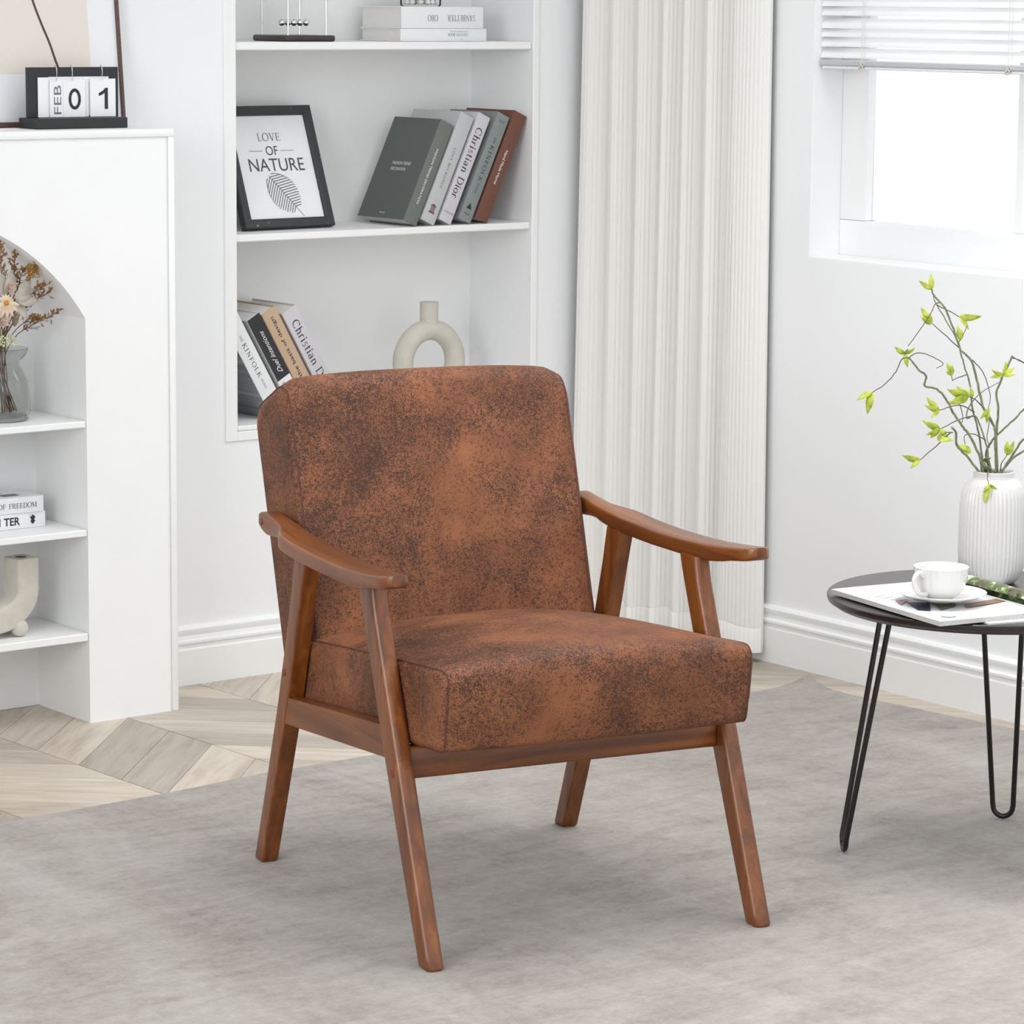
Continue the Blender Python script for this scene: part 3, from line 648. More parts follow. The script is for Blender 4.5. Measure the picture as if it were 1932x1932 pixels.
for side in (0, 1):
    ys = [0.078, 0.081, 0.086, 0.093, 0.10] + [0.115 + 0.0125 * k for k in range(33)] + [0.525, 0.535, 0.545, 0.555, 0.57, 0.585, 0.60, 0.615, 0.626, 0.634, 0.638, 0.640]
    secs = []
    for y in sorted(ys):
        xo, xi, zt, th = interp(OUT, y), interp(INN, y), interp(ZT, y), interp(ZTH, y); zb = zt - th; b = min(0.004, th / 3, (xi - xo) / 3); c = b * 0.3
        ring = [(xo, zb + b), (xo + c, zb + c), (xo + b, zb), (xi - b, zb), (xi - c, zb + c), (xi, zb + b), (xi, zt - b), (xi - c, zt - c), (xi - b, zt), (xo + b, zt), (xo + c, zt - c), (xo, zt - b)]
        if side: ring = [(0.56 - x, z) for x, z in ring]
        secs.append([C3(x, y, z) for x, z in ring])
    V, F = loft(secs); mesh_obj('armrest', V, F, 'wood_y', ch, True, 45)
# cushion and backrest: side profile lofted across the width
def rounded(poly, rads, seg=6):
    out = []; n = len(poly)
    for i in range(n):
        p0, p, p1 = Vector(poly[i - 1]), Vector(poly[i]), Vector(poly[(i + 1) % n]); r = rads[i]
        a = p + (p0 - p).normalized() * r; b = p + (p1 - p).normalized() * r
        for k in range(seg + 1):
            t = k / seg; out.append(((1 - t) ** 2) * a + 2 * t * (1 - t) * p + t * t * b)
    return out
def densify(loop, step):
    out = []
    for i in range(len(loop)):
        a, b = loop[i], loop[(i + 1) % len(loop)]; m = max(1, int((b - a).length / step))
        for k in range(m): out.append(a.lerp(b, k / m))
    return out
def xs_list(hx, r):
    e = [hx - r + r * math.sin(math.radians(a)) for a in (0, 20, 40, 58, 74, 86, 90)]
    mid = [-(hx - r) + (2 * (hx - r)) * k / 28 for k in range(1, 28)]
    return sorted([-v for v in e] + mid + e)
def seat_cushion():
    hx, r = 0.2505, 0.012; xc = 0.2805
    base_loop = densify(rounded([Vector((0.030, 0.306)), Vector((0.560, 0.262)), Vector((0.556, 0.374)), Vector((0.014, 0.425))], [0.012, 0.02, 0.03, 0.026]), 0.014)
    cy = sum(p.x for p in base_loop) / len(base_loop); secs = []
    for x in xs_list(hx, r):
        u = abs(x) / hx; d = max(0, abs(x) - (hx - r)); ins = r - math.sqrt(max(0, r * r - d * d)); s = []
        for p in base_loop:
            y, z = p.x, p.y; v = (y - 0.02) / 0.54
            tz = 0.425 - (y - 0.014) * 0.094; bz = 0.306 - (y - 0.03) * 0.083; w = max(0, min(1, (z - bz) / (tz - bz)))
            crown = (1 - u ** 2.4) * (0.034 * (max(0, 1 - (2 * min(max(v, 0), 1) - 1) ** 2) ** 0.6) + 0.006)
            z2 = z + crown * w ** 2
            y2 = y - (0.010 * (1 - u ** 2) * math.sin(PI * w) if v < 0.08 else 0)
            z2 -= 0.006 * (1 - u ** 2) * (1 - w) * 0.5
            # end rounding
            dy, dz = cy - y2, 0.34 - z2; ln = math.hypot(dy, dz) or 1
            k = ins / ln; y2 += dy * k * (1 if abs(dy) > 0.05 else 0.5); z2 += (ins if dz > 0 else -ins)
            s.append(C3(xc + x, y2, z2))
        secs.append(s)
    V, F = loft(secs); o = mesh_obj('seat_cushion', V, F, 'leather', ch, True, 60)
    n = len(base_loop)
    for si in (5, len(secs) - 6):
        sx = -1 if si == 5 else 1
        loop = [Vector(p) + Vector((sx * 0.0008, 0, 0)) for p in secs[si]]
        tube('seam', loop, 0.0011, 'seam', o, 5, True)
    return o
seat_cushion()
def backrest():
    hx, r = 0.246, 0.013; xc = 0.2805
    S1 = 0.490
    loop0 = densify(rounded([Vector((0.0, 0.0)), Vector((0.134, 0.0)), Vector((0.146, 0.480)), Vector((0.004, 0.500))], [0.02, 0.02, 0.036, 0.050], 8), 0.016)
    secs = []
    for x in xs_list(hx, r):
        u = abs(x) / hx; d = max(0, abs(x) - (hx - r)); ins = r - math.sqrt(max(0, r * r - d * d)); s = []
        cr = 0.040; dd = max(0, abs(x) - (hx - cr)); drop = (cr - math.sqrt(max(0, cr * cr - dd * dd))) * 0.72 + 0.010 * u ** 3
        for p in loop0:
            t, sv = p.x, p.y; w = max(0, min(1, sv / 0.49))
            sv2 = sv - drop * max(0, min(1, (sv - 0.36) / 0.12))
            fr = max(0, 1 - t / 0.064)
            t2 = t - 0.012 * (1 - u ** 2.2) * math.sin(PI * min(1, w * 0.97 + .02)) * fr
            t2 += ins * (1 if t < 0.064 else -1)
            y = 0.487 + 0.287 * sv2 + 0.958 * t2; z = 0.31 + 0.958 * sv2 - 0.287 * t2
            s.append(C3(xc + x, y, z))
        secs.append(s)
    V, F = loft(secs); o = mesh_obj('backrest', V, F, 'leather', ch, True, 60)
    for si in (5, len(secs) - 6):
        sx = -1 if si == 5 else 1
        tube('seam', [Vector(p) + Vector((sx * 0.0006, 0, 0)) for p in secs[si]], 0.0011, 'seam', o, 5, True)
backrest()
def dowel(x, y, z, r=0.0062):
    bm = bmesh.new(); bmesh.ops.create_cone(bm, cap_ends=True, segments=20, radius1=r, radius2=r * 0.85, depth=0.002, matrix=Matrix.Translation(C3(x, y, z)) @ Matrix.Rotation(PI / 2 if x > .28 else -PI / 2, 4, 'Y'))
    o = bm_obj('dowel_plug', bm, 'dowel', ch, True, 40); o['label'] = 'round reddish wooden plug'
for x, y, z in ((-0.0055, 0.622, 0.5495), (-0.0005, 0.540, 0.3265), (-0.0005, 0.1265, 0.259), (0.5655, 0.622, 0.5495), (0.5605, 0.540, 0.3265), (0.5605, 0.1265, 0.259)): dowel(x, y, z)

# ================================================================== SIDE TABLE
TC = Vector((3.657, 3.498, RZ)); TZ = 0.418
tb = thing('side_table', 'round dark wood side table on black hairpin legs by the right wall', 'table', TC)
Rt = 0.248
lathe('table_top', [(0.0, TZ - 0.0185), (0.225, TZ - 0.0185), (0.236, TZ - 0.0165), (0.2425, TZ - 0.011), (0.2465, TZ - 0.0095), (Rt, TZ - 0.006), (Rt, TZ - 0.0015), (Rt - 0.0015, TZ), (0.0, TZ)], 'table_wood', tb, 96, sharp=25)
for a in (147.0, 31.8, 268.5):
    a = math.radians(a); d = Vector((math.cos(a), math.sin(a), 0)); t = Vector((-math.sin(a), math.cos(a), 0))
    top = d * 0.155; foot = d * 0.2142; zt = TZ - 0.022
    pts = []
    for s in (-1, 1):
        line = [top + t * (s * 0.0345) + Vector((0, 0, zt)), foot + t * (s * 0.0172) + Vector((0, 0, 0.024))]
        seq = [line[0].lerp(line[1], k / 10) for k in range(11)]
        pts.append(seq)
    arcp = [foot + t * (-math.cos(b) * 0.0165) + Vector((0, 0, 0.0215 - math.sin(b) * 0.0165)) for b in [PI * k / 12 for k in range(13)]]
    full = pts[0] + arcp + pts[1][::-1]
    tube('hairpin_leg', full, 0.0045, 'metal_black', tb, 10)
    bm = bmesh.new(); bm_box(bm, -0.05, 0.05, -0.02, 0.02, 0, 0.0035, 0.001)
    for v in bm.verts: v.co = top * 1.0 + t * v.co.x + d * v.co.y + Vector((0, 0, TZ - 0.0222 + v.co.z))
    bm_obj('mounting_plate', bm, 'metal_black', tb, True, 40)

# ---- magazines on the table
def page_block(name, P, zt, z0, mat_top, parent, wav=0.0):
    """quad outline P (4 corners) as a thin page block with a slightly wavy top"""
    n = 12; V, F = [], []; A, B, C, D = [Vector((p[0], p[1], 0)) for p in P]
    for lay in (0, 1):
        for j in range(n + 1):
            for i in range(n + 1):
                u, v = i / n, j / n; p = A.lerp(D, u).lerp(B.lerp(C, u), v)
                p.z = z0 if lay == 0 else zt + wav * (math.sin(u * 5 + v * 2) * 0.5 + math.sin(v * 7 + 1) * 0.3) + 0.0012 * max(0, u - 0.8) * 5
                V.append(p)
    M = (n + 1) ** 2
    for j in range(n):
        for i in range(n):
            a = j * (n + 1) + i; F.append((a, a + n + 1, a + n + 2, a + 1)); F.append((a + M, a + M + 1, a + M + n + 2, a + M + n + 1))
    ed = list(range(n + 1)) + [j * (n + 1) + n for j in range(1, n + 1)] + [n * (n + 1) + i for i in range(n - 1, -1, -1)] + [j * (n + 1) for j in range(n - 1, 0, -1)]
    for a, b in zip(ed, ed[1:] + ed[:1]): F.append((a, b, b + M, a + M))
    return V, F
def mag_obj(name, P, z0, zt, parent, wav, loc):
    V, F = page_block(name, P, zt, z0, None, parent, wav); V = [Vector(v) - Vector(loc) for v in V]
    o = mesh_obj(name, V, F, ['magazine_print', 'page_block'], parent, True, 30)
    for p in o.data.polygons: p.material_index = 0 if abs(p.normal.z) > 0.5 else 1
    return o
mloc = Vector((3.56, 3.50, TZ))
mg2 = thing('magazine', 'closed white magazine lying underneath the open one near the table edge', 'magazine', mloc)
mag_obj('page_block', [(3.580, 3.610), (3.487, 3.322), (3.660, 3.266), (3.753, 3.554)], TZ, TZ + 0.0030, mg2, 0.0, mloc)
mg = thing('magazine', 'open magazine with printed pages under the saucer on the dark table', 'magazine', mloc + Vector((0, 0, 0.0030)))
ml2 = mloc + Vector((0, 0, 0.0030))
A_, B_ = Vector((3.461, 3.642)), Vector((3.409, 3.348)); dv = (B_ - A_).normalized(); du = Vector((-dv.y, dv.x)) * 1.0
if du.x < 0: du = -du
D_, C_ = A_ + du * 0.195, B_ + du * 0.195
zt = TZ + 0.0030 + 0.0072
mag_obj('left_pages', [A_, B_, C_, D_], TZ + 0.0031, zt, mg, 0.0005, ml2)
def on_page(u, v): 
    p = A_.lerp(D_, u).lerp(B_.lerp(C_, u), v); return p
def print_patch(name, uv, mat):
    V = [Vector((*on_page(u, v), zt + 0.0013)) - ml2 for u, v in uv]; me = bpy.data.meshes.new(name); me.from_pydata([tuple(v) for v in V], [], [tuple(range(len(V)))]); me.update()
    return link(name, me, mat, mg)
print_patch('printed_photo', [(0.21, 0.50), (0.11, 0.70), (0.18, 0.75), (0.38, 0.55)], 'print_dark')
print_patch('printed_photo', [(0.19, 0.42), (0.11, 0.55), (0.20, 0.50), (0.29, 0.45)], 'print_red')
print_patch('printed_photo', [(0.385, 0.555), (0.27, 0.76), (0.49, 0.69), (0.58, 0.59)], 'print_olive')
print_patch('printed_photo', [(0.59, 0.67), (0.51, 0.76), (0.97, 0.70), (0.96, 0.62)], 'print_brown')
print_patch('printed_dot', [(0.19 + 0.065 * math.cos(2 * PI * k / 24), 0.90 - 0.035 * math.sin(2 * PI * k / 24)) for k in range(24)], 'print_mint')
for k in range(4): print_patch('text_line', [(0.10 + .03 * k, 0.30 + .05 * k), (0.10 + .03 * k, 0.306 + .05 * k), (0.24 + .02 * k, 0.286 + .05 * k), (0.24 + .02 * k, 0.28 + .05 * k)], 'print_red')
# right hand pages curling up into a roll along the spine
V, F = [], []; n = 26; ns = 14
for j in range(ns + 1):
    v = j / ns; p0 = D_.lerp(C_, v)
    for i in range(n + 1):
        q = i / n; r = 0.0150 - 0.0035 * q; a = -PI / 2 + q * 1.45 * PI
        off = 0.012 + r * math.cos(a); h = 0.0152 + r * math.sin(a)
        p = p0 + du * off; V.append(Vector((p.x, p.y, TZ + 0.0030 + h)) - ml2)
for j in range(ns):
    for i in range(n): a = j * (n + 1) + i; F.append((a, a + 1, a + n + 2, a + n + 1))
o = mesh_obj('curled_pages', V, F, 'green_print', mg, True); o['label'] = 'rolled over page printed with green foliage'
md = o.modifiers.new('thick', 'SOLIDIFY'); md.thickness = 0.0012

# ---- cup and saucer
SZ = TZ + 0.0122; sc = Vector((3.523, 3.460, SZ))
sa = thing('saucer', 'white fluted porcelain saucer on the open magazine', 'saucer', sc)
flute = lambda n_, amp: (lambda a, r, z: r * (1 + amp * (abs(math.cos(a * n_ / 2)) - 0.6) * min(1, max(0, (r - 0.03) / 0.03))))
lathe('saucer_dish', [(0.0, 0.0), (0.022, 0.0), (0.023, 0.0018), (0.034, 0.0028), (0.050, 0.0065), (0.0635, 0.0115), (0.0705, 0.0148), (0.0712, 0.0158), (0.070, 0.0162), (0.060, 0.0128), (0.046, 0.0078), (0.030, 0.0052), (0.0, 0.0046)], 'ceramic', sa, 96, flute(24, 0.012), sharp=60)
cu_loc = sc + Vector((-0.003, -0.002, 0.0050))
cup = thing('teacup', 'white fluted porcelain teacup with a looped handle on the saucer', 'cup', cu_loc)
fl2 = lambda a, r, z: r * (1 + 0.016 * (abs(math.cos(a * 14)) - 0.6) * min(1, max(0, z / 0.012)) * (1 if r > 0.02 else 0))
lathe('cup_bowl', [(0.0, 0.001), (0.019, 0.0), (0.0205, 0.0018), (0.022, 0.004), (0.028, 0.0075), (0.0345, 0.015), (0.0385, 0.025), (0.0412, 0.038), (0.0428, 0.0495), (0.0432, 0.0512), (0.0422, 0.0514), (0.0405, 0.047), (0.0375, 0.028), (0.033, 0.0165), (0.026, 0.0095), (0.014, 0.0072), (0.0, 0.0068)], 'ceramic', cup, 112, fl2, sharp=60)
ha = math.radians(183)
hd = Vector((math.cos(ha), math.sin(ha), 0))
hp = [hd * r + Vector((0, 0, z)) for r, z in ((0.0385, 0.0400), (0.047, 0.0455), (0.0565, 0.0445), (0.0625, 0.036), (0.0610, 0.0250), (0.053, 0.0160), (0.043, 0.0110), (0.0325, 0.0105))]
tube('handle', catmull(hp, 5), lambda t: 0.0031 + 0.0012 * abs(2 * t - 1), 'ceramic', cup, 12)

# ---- ribbed vase and leafy branches
vloc = Vector((3.757, 3.578, TZ))
va = thing('ribbed_vase', 'white vertically ribbed ceramic vase on the dark side table', 'vase', vloc)
rib = lambda a, r, z: r * (1 + 0.032 * (abs(math.sin(a * 23)) - 0.6) * (1 if 0.004 < z < 0.170 and r > 0.036 else 0))
vp = [(0.0, 0.0), (0.034, 0.0), (0.040, 0.003), (0.0485, 0.014), (0.0525, 0.027), (0.0538, 0.05), (0.0540, 0.09), (0.0535, 0.125), (0.0515, 0.147), (0.046, 0.162), (0.0395, 0.170), (0.0345, 0.1725), (0.0330, 0.1745), (0.0335, 0.1800), (0.0338, 0.1835), (0.0322, 0.1845), (0.0305, 0.1830), (0.0300, 0.176), (0.034, 0.166), (0.042, 0.150), (0.046, 0.12), (0.046, 0.03), (0.0, 0.02)]
lathe('vase_body', vp, 'ceramic2', va, 276, rib, sharp=50)
br = thing('leafy_branches', 'bunch of twisted artificial twigs with yellow-green leaves in the ribbed vase', 'plant', vloc + Vector((0, 0, 0.175)), (0, 0, -0.6583))
SCZ = 4295.0
def bz(zx, zy, d=0.0): return Vector(((zx - 1235) / SCZ, d, (1495 - zy) / SCZ / 0.985 + 0.008))
def stem(pts, d0, d1, r0, r1, mat='twig'):
    n = len(pts); P = [bz(p[0], p[1], d0 + (d1 - d0) * i / (n - 1)) for i, p in enumerate(pts)]
    Q = catmull(P, 5); Q = [q + Vector((random.uniform(-1, 1), random.uniform(-1, 1), random.uniform(-1, 1))) * r0 * 0.35 for q in Q]
    return tube('twig', Q, lambda t: 1.15 * (r0 + (r1 - r0) * t), mat, br, 7)
G = [(1215, 1640), (1225, 1540)]
stem(G + [(1252, 1480), (1240, 1280), (1230, 1190), (1150, 1050), (1110, 900), (1060, 740), (985, 665), (955, 580), (920, 490), (870, 380), (800, 305), (778, 255)], 0, 0.03, 0.0022, 0.0012)
stem(G + [(1150, 1490), (1130, 1400), (1050, 1240), (1000, 1180), (930, 1090), (880, 1000), (800, 910), (710, 888), (716, 820), (660, 770), (590, 690)], 0, -0.05, 0.0021, 0.0013)
stem([(590, 690), (540, 700), (500, 780), (430, 860), (335, 920)], -0.05, -0.07, 0.0009, 0.0006, 'twig_thin')
stem([(590, 690), (650, 660), (740, 680), (835, 735), (795, 770)], -0.05, -0.03, 0.0008, 0.0005, 'twig_thin')
stem(G + [(1170, 1480), (1130, 1250), (1080, 1060), (1060, 900), (1020, 780), (995, 690), (965, 600), (890, 470), (820, 360), (800, 300)], 0, 0.05, 0.0017, 0.0007)
stem(G + [(1125, 1490), (1040, 1390), (955, 1300), (940, 1210), (905, 1168)], 0, -0.04, 0.0018, 0.0016)
stem([(915, 1205), (860, 1205), (805, 1255)], -0.04, -0.05, 0.0008, 0.0005, 'twig_thin')
stem([(900, 1205), (800, 1290), (680, 1385)], -0.04, -0.06, 0.0009, 0.0006, 'twig_thin')
stem(G + [(1262, 1500), (1250, 1290), (1262, 1100), (1250, 960), (1290, 850), (1358, 710)], 0, 0.03, 0.0020, 0.0015)
stem(G + [(1180, 1400), (1210, 1300), (1290, 1215), (1385, 1128), (1460, 1050), (1560, 960)], 0, 0.02, 0.0019, 0.0012)
stem(G + [(1270, 1500), (1340, 1380), (1400, 1275), (1442, 1225)], 0, -0.03, 0.0018, 0.0015)
stem(G + [(1285, 1490), (1370, 1390), (1456, 1335), (1560, 1290)], 0, -0.01, 0.0019, 0.0012)
stem(G + [(1190, 1400), (1180, 1330), (1100, 1120), (1035, 1130), (1040, 1060), (1080, 1000), (1140, 940), (1250, 880)], 0, 0.0, 0.0016, 0.0006)
stem([(1358, 715), (1410, 745), (1470, 770), (1540, 740)], 0.03, 0.05, 0.0008, 0.0005, 'twig_thin')
stem([(1358, 725), (1400, 735), (1460, 765)], 0.03, 0.02, 0.0007, 0.0005, 'twig_thin')
stem([(1070, 735), (1140, 810), (1180, 910), (1195, 990), (1180, 1060)], 0.02, 0.0, 0.0008, 0.0005, 'twig_thin')
stem([(985, 660), (870, 560), (780, 485)], 0.03, 0.01, 0.0008, 0.0006, 'twig_thin')
stem([(835, 345), (795, 355), (755, 420), (660, 545), (595, 620)], 0.03, -0.03, 0.0008, 0.0006, 'twig_thin')
stem([(820, 365), (880, 395), (925, 415), (990, 452)], 0.04, 0.05, 0.0008, 0.0006, 'twig_thin')
stem([(975, 620), (990, 600), (1035, 505)], 0.03, 0.03, 0.0008, 0.0005, 'twig_thin')
stem([(1095, 1115), (1040, 1112), (960, 1130), (830, 1190)], 0.0, -0.03, 0.0009, 0.0006, 'twig_thin')
stem([(1090, 1090), (1000, 1042), (930, 1038), (825, 1065)], 0.01, -0.02, 0.0009, 0.0006, 'twig_thin')
stem([(1150, 1055), (1090, 1000), (1030, 972)], 0.02, -0.01, 0.0009, 0.0006, 'twig_thin')
stem([(1042, 842), (1005, 850), (950, 865), (930, 872), (918, 830)], 0.031, 0.0, 0.0008, 0.0005, 'twig_thin')
stem([(955, 975), (990, 1060), (1005, 1130), (990, 1180)], 0.0, 0.0, 0.0007, 0.0005, 'twig_thin')
stem([(1170, 1280), (1100, 1240), (1050, 1230), (1010, 1245), (1015, 1300)], 0.0, -0.02, 0.0008, 0.0005, 'twig_thin')
stem([(1280, 1490), (1275, 1430), (1300, 1365)], 0.0, -0.03, 0.0008, 0.0005, 'twig_thin')
stem([(1185, 1060), (1190, 1150), (1178, 1260), (1200, 1330)], 0.0, 0.0, 0.0007, 0.0005, 'twig_thin')
stem([(1240, 1500), (1180, 1460), (1165, 1510), (1172, 1560)], -0.02, -0.046, 0.0008, 0.0005, 'twig_thin')
for dx in (-60, -30, 0): tube('stem_binding', [bz(1185 + dx * .5 + 18 * math.cos(t * 9), 1400 + 110 * t, -0.002 + 0.005 * math.sin(t * 9)) for t in [k / 40 for k in range(41)]], 0.0014, 'twig', br, 5)
def leaf_geo(L, W, bend=0.25, fold=0.35):
    n = 7; V, F = [], []
    for i in range(n + 1):
        t = i / n; w = W * (math.sin(PI * min(1, t ** 0.8)) ** 0.9) * 0.5 * (1 - 0.15 * t) + 0.0003; y = L * t; z = -bend * L * t * t
        V += [(-w, y, z + w * fold), (0, y, z), (w, y, z + w * fold)]
    for i in range(n):
        for k in (0, 1): a = 3 * i + k; F.append((a, a + 1, a + 4, a + 3))
    return V, F
def leaf(zx, zy, ang, L, W, d, tilt=0.0, roll=0.0):
    V, F = leaf_geo(L, W); a = math.radians(ang)
    dirv = Vector((math.cos(a), -tilt, math.sin(a))).normalized(); side = dirv.cross(Vector((0, -1, 0.15))).normalized(); nrm = side.cross(dirv)
    q = math.radians(roll); s2 = side * math.cos(q) + nrm * math.sin(q); n2 = s2.cross(dirv)
    b = bz(zx, zy, d); o = mesh_obj('leaf', [b + s2 * v[0] + dirv * v[1] + n2 * v[2] for v in V], F, 'leaf', br, True)
    md = o.modifiers.new('thick', 'SOLIDIFY'); md.thickness = 0.0004; return o
def cluster(zx, zy, d, specs):
    for ang, Lz, tilt in specs: leaf(zx, zy, ang, Lz / SCZ, Lz / SCZ * 0.37, d, tilt, random.uniform(-35, 35))
cluster(778, 255, .03, [(95, 105, .2), (150, 105, .3)])
cluster(775, 485, .01, [(125, 135, .2), (150, 100, .5), (110, 115, -.2)])
cluster(572, 672, -.03, [(25, 80, .3), (150, 85, .3), (280, 95, .4), (170, 60, -.3), (60, 45, .6)])
cluster(335, 918, -.07, [(200, 115, .3), (255, 150, .2)])
cluster(990, 452, .05, [(-2, 150, .3), (-45, 105, .4), (10, 90, -.4)])
cluster(988, 605, .03, [(100, 105, .3), (80, 85, -.2)])
cluster(918, 832, 0, [(110, 95, .2), (85, 75, .4), (150, 50, .5)])
cluster(1035, 976, -.01, [(140, 110, .2), (165, 165, .4), (155, 130, -.3), (195, 160, .5)])
cluster(1065, 985, 0, [(95, 75, .3), (120, 70, -.2)])
cluster(828, 1064, -.02, [(165, 110, .3), (140, 125, -.2), (215, 75, .5)])
cluster(832, 1185, -.03, [(160, 135, .3), (205, 110, .5), (225, 100, -.2), (-50, 100, .3)])
cluster(808, 1255, -.05, [(10, 105, .2), (75, 70, .5)])
cluster(682, 1382, -.06, [(172, 125, .2), (215, 90, .5), (185, 95, -.4)])
cluster(1180, 1060, 0, [(235, 90, .3), (262, 100, .2)])
cluster(1058, 1345, -.02, [(150, 110, .3), (165, 95, -.2), (200, 50, .5)])
cluster(1302, 1365, -.03, [(95, 105, .2), (65, 110, .4)])
cluster(1172, 1555, -.05, [(250, 130, .3), (225, 65, .6), (325, 60, .3)])
cluster(1290, 840, .02, [(160, 95, .4), (185, 90, .2), (40, 95, .3), (75, 100, .2), (10, 85, .6)])
cluster(1540, 960, .02, [(40, 110, .2), (100, 90, .4)]); cluster(1560, 1290, -.01, [(30, 110, .2), (80, 90, .4)])

# ================================================================== BOOKS
DOWN = ((0, 0, -1), (1, 0, 0)); RISE = ((0, 0, 1), (-1, 0, 0)); FLIP = ((-1, 0, 0), (0, 0, -1)); FACE = ((1, 0, 0), (0, 0, 1))
def book(label, t, h, w, cover, spine, loc, rot, group=None, pages='page', front=None):
    """upright book: spine on the plane y=0 facing -y, x 0..t, z 0..h, boards running back to y=w"""
    b = thing('book', label, 'book', loc, rot, group); c = 0.0022
    bm = bmesh.new(); bm_box(bm, 0, c, 0.001, w, 0, h, 0.0007); bm_box(bm, t - c, t, 0.001, w, 0, h, 0.0007)
    bm_obj('cover', bm, cover, b, True, 35)
    box('spine', 0, t, -0.0004, c, 0, h, spine or cover, b, 0.0009, 2)
    box('pages', c, t - c, c, w - 0.004, 0.003, h - 0.003, pages, b)
    return b
def spine_text(b, kind, body, zc, xc, length, height, d, mat, **kw):
    f = serif if kind == 'serif' else sans
    return f('lettering', body, (xc, -0.0005, zc), d[0], d[1], mat, b, length, height, **kw)
SH2, TH_R = 0.887, math.radians(25)
def right_lean(label, tx, t, h, w, cover, spine, dy=0.0):
    return book(label, t, h, w, cover, spine, (tx - t * math.cos(TH_R), 5.342 + dy, SH2 + 0.0003 + t * math.sin(TH_R)), (0, TH_R, 0), 'books leaning right on the middle shelf')
# green-grey book with its cover showing
b = right_lean('dark green-grey book with white cover lettering, leftmost on the middle shelf', 3.874, 0.0355, 0.226, 0.165, 'book_green', 'book_green_spine')
spine_text(b, 'sans', 'FASHION TREND DECORATION', 0.105, 0.0178, 0.122, 0.0052, DOWN, 'ink_white')
sans('lettering', 'FASHION TREND', (0, 0.078, 0.123), (0, -1, 0), (0, 0, 1), 'ink_white', b, 0.064, 0.0068)
sans('lettering', 'DECORATION', (0, 0.084, 0.110), (0, -1, 0), (0, 0, 1), 'ink_white', b, 0.052, 0.0066)
sans('lettering', 'PI·CURI', (0, 0.082, 0.012), (0, -1, 0), (0, 0, 1), 'ink_white', b, 0.017, 0.0032)
tag_b = right_lean('light grey book with thin grey spine capitals on the middle shelf', 3.9195, 0.0365, 0.242, 0.168, 'book_lightgrey', None)
spine_text(tag_b, 'serif', 'LINA BO BARDI', 0.122, 0.0185, 0.090, 0.0058, DOWN, 'ink_grey')
# small pillared emblem
for q in range(3): poly2d('emblem', [(-0.004 + q * 0.004 - 0.0011, -0.006), (-0.004 + q * 0.004 + 0.0011, -0.006), (-0.004 + q * 0.004 + 0.0011, 0.006), (-0.004 + q * 0.004 - 0.0011, 0.006)], (0.0185, -0.0005, 0.030), FACE[0], FACE[1], 'book_brown', tag_b)
poly2d('emblem', [(-0.0085, 0.006), (0.0085, 0.006), (0, 0.0115)], (0.0185, -0.0005, 0.030), FACE[0], FACE[1], 'book_brown', tag_b); poly2d('emblem', [(-0.008, -0.009), (0.008, -0.009), (0.0075, -0.006), (-0.0075, -0.006)], (0.0185, -0.0005, 0.030), FACE[0], FACE[1], 'book_brown', tag_b)
b = right_lean('pale lilac book with large black serif title, third from left on the middle shelf', 3.9625, 0.0325, 0.242, 0.168, 'book_dior', None)
spine_text(b, 'serif', 'Christian Dior', 0.133, 0.0165, 0.158, 0.0170, DOWN, 'ink')
spine_text(b, 'serif', 'ASSOULINE', 0.0215, 0.0165, 0.026, 0.0042, FACE, 'ink_grey')
b = right_lean('sage grey book with dark spaced capitals and a triangle on the middle shelf', 4.0135, 0.0335, 0.242, 0.168, 'book_sage', None)
spine_text(b, 'serif', 'THE', 0.183, 0.017, 0.014, 0.0045, DOWN, 'ink')
spine_text(b, 'serif', 'KINFOLK', 0.130, 0.017, 0.082, 0.0095, DOWN, 'ink', track=0.12)
spine_text(b, 'serif', 'HOME', 0.074, 0.017, 0.022, 0.0046, DOWN, 'ink', track=0.08)
poly2d('emblem', [(-0.007, -0.0055), (0.007, -0.0055), (0, 0.0075)], (0.016, -0.0005, 0.033), FACE[0], FACE[1], 'ink', b)
spine_text(b, 'serif', 'ORAR'[:2] + 'AR', 0.0165, 0.016, 0.014, 0.0042, FACE, 'ink')
spine_text(b, 'sans', 'NATHAN\nWILLIAMS', 0.226, 0.017, 0.015, 0.006, FACE, 'ink_grey')
b = right_lean('russet brown book with white spine title leaning against the bookcase side', 4.0580, 0.0350, 0.2435, 0.168, 'book_brown', None)
spine_text(b, 'sans', 'Hand Made Home', 0.120, 0.0178, 0.076, 0.0068, DOWN, 'ink_white')

SH3, TH_L = NZ0 + 0.0003, math.radians(-30)
def left_lean(label, xb, t, h, w, cover, spine, dy=0.0):
    return book(label, t, h, w, cover, spine, (xb, 5.375 + dy, SH3), (0, TH_L, 0), 'books leaning left on the lowest shelf')
b = left_lean('white spined book with navy spaced capitals and grey streaked cover on the lowest shelf', 3.541, 0.0385, 0.238, 0.160, 'book_streak', 'book_white')
spine_text(b, 'serif', 'THE', 0.184, 0.019, 0.014, 0.0048, DOWN, 'ink_grey')
spine_text(b, 'serif', 'KINFOLK', 0.132, 0.019, 0.080, 0.0100, DOWN, 'ink_navy', track=0.12)
spine_text(b, 'serif', 'HOME', 0.076, 0.019, 0.022, 0.0050, DOWN, 'ink_grey', track=0.08)
b = left_lean('half black half white book with script title between white and tan books', 3.5965, 0.0340, 0.235, 0.160, 'book_white', 'book_white')
poly2d('black_band', [(-0.0166, -0.0735), (0.0166, -0.0735), (0.0166, 0.0735), (-0.0166, 0.0735)], (0.017, -0.0004, 0.161), FACE[0], FACE[1], 'book_black', b, 0.0003)
o = spine_text(b, 'sans', 'Duel Intentions', 0.150, 0.017, 0.100, 0.0105, RISE, 'ink_white', shear=0.6, bold=0.0); o.location.y -= 0.0004
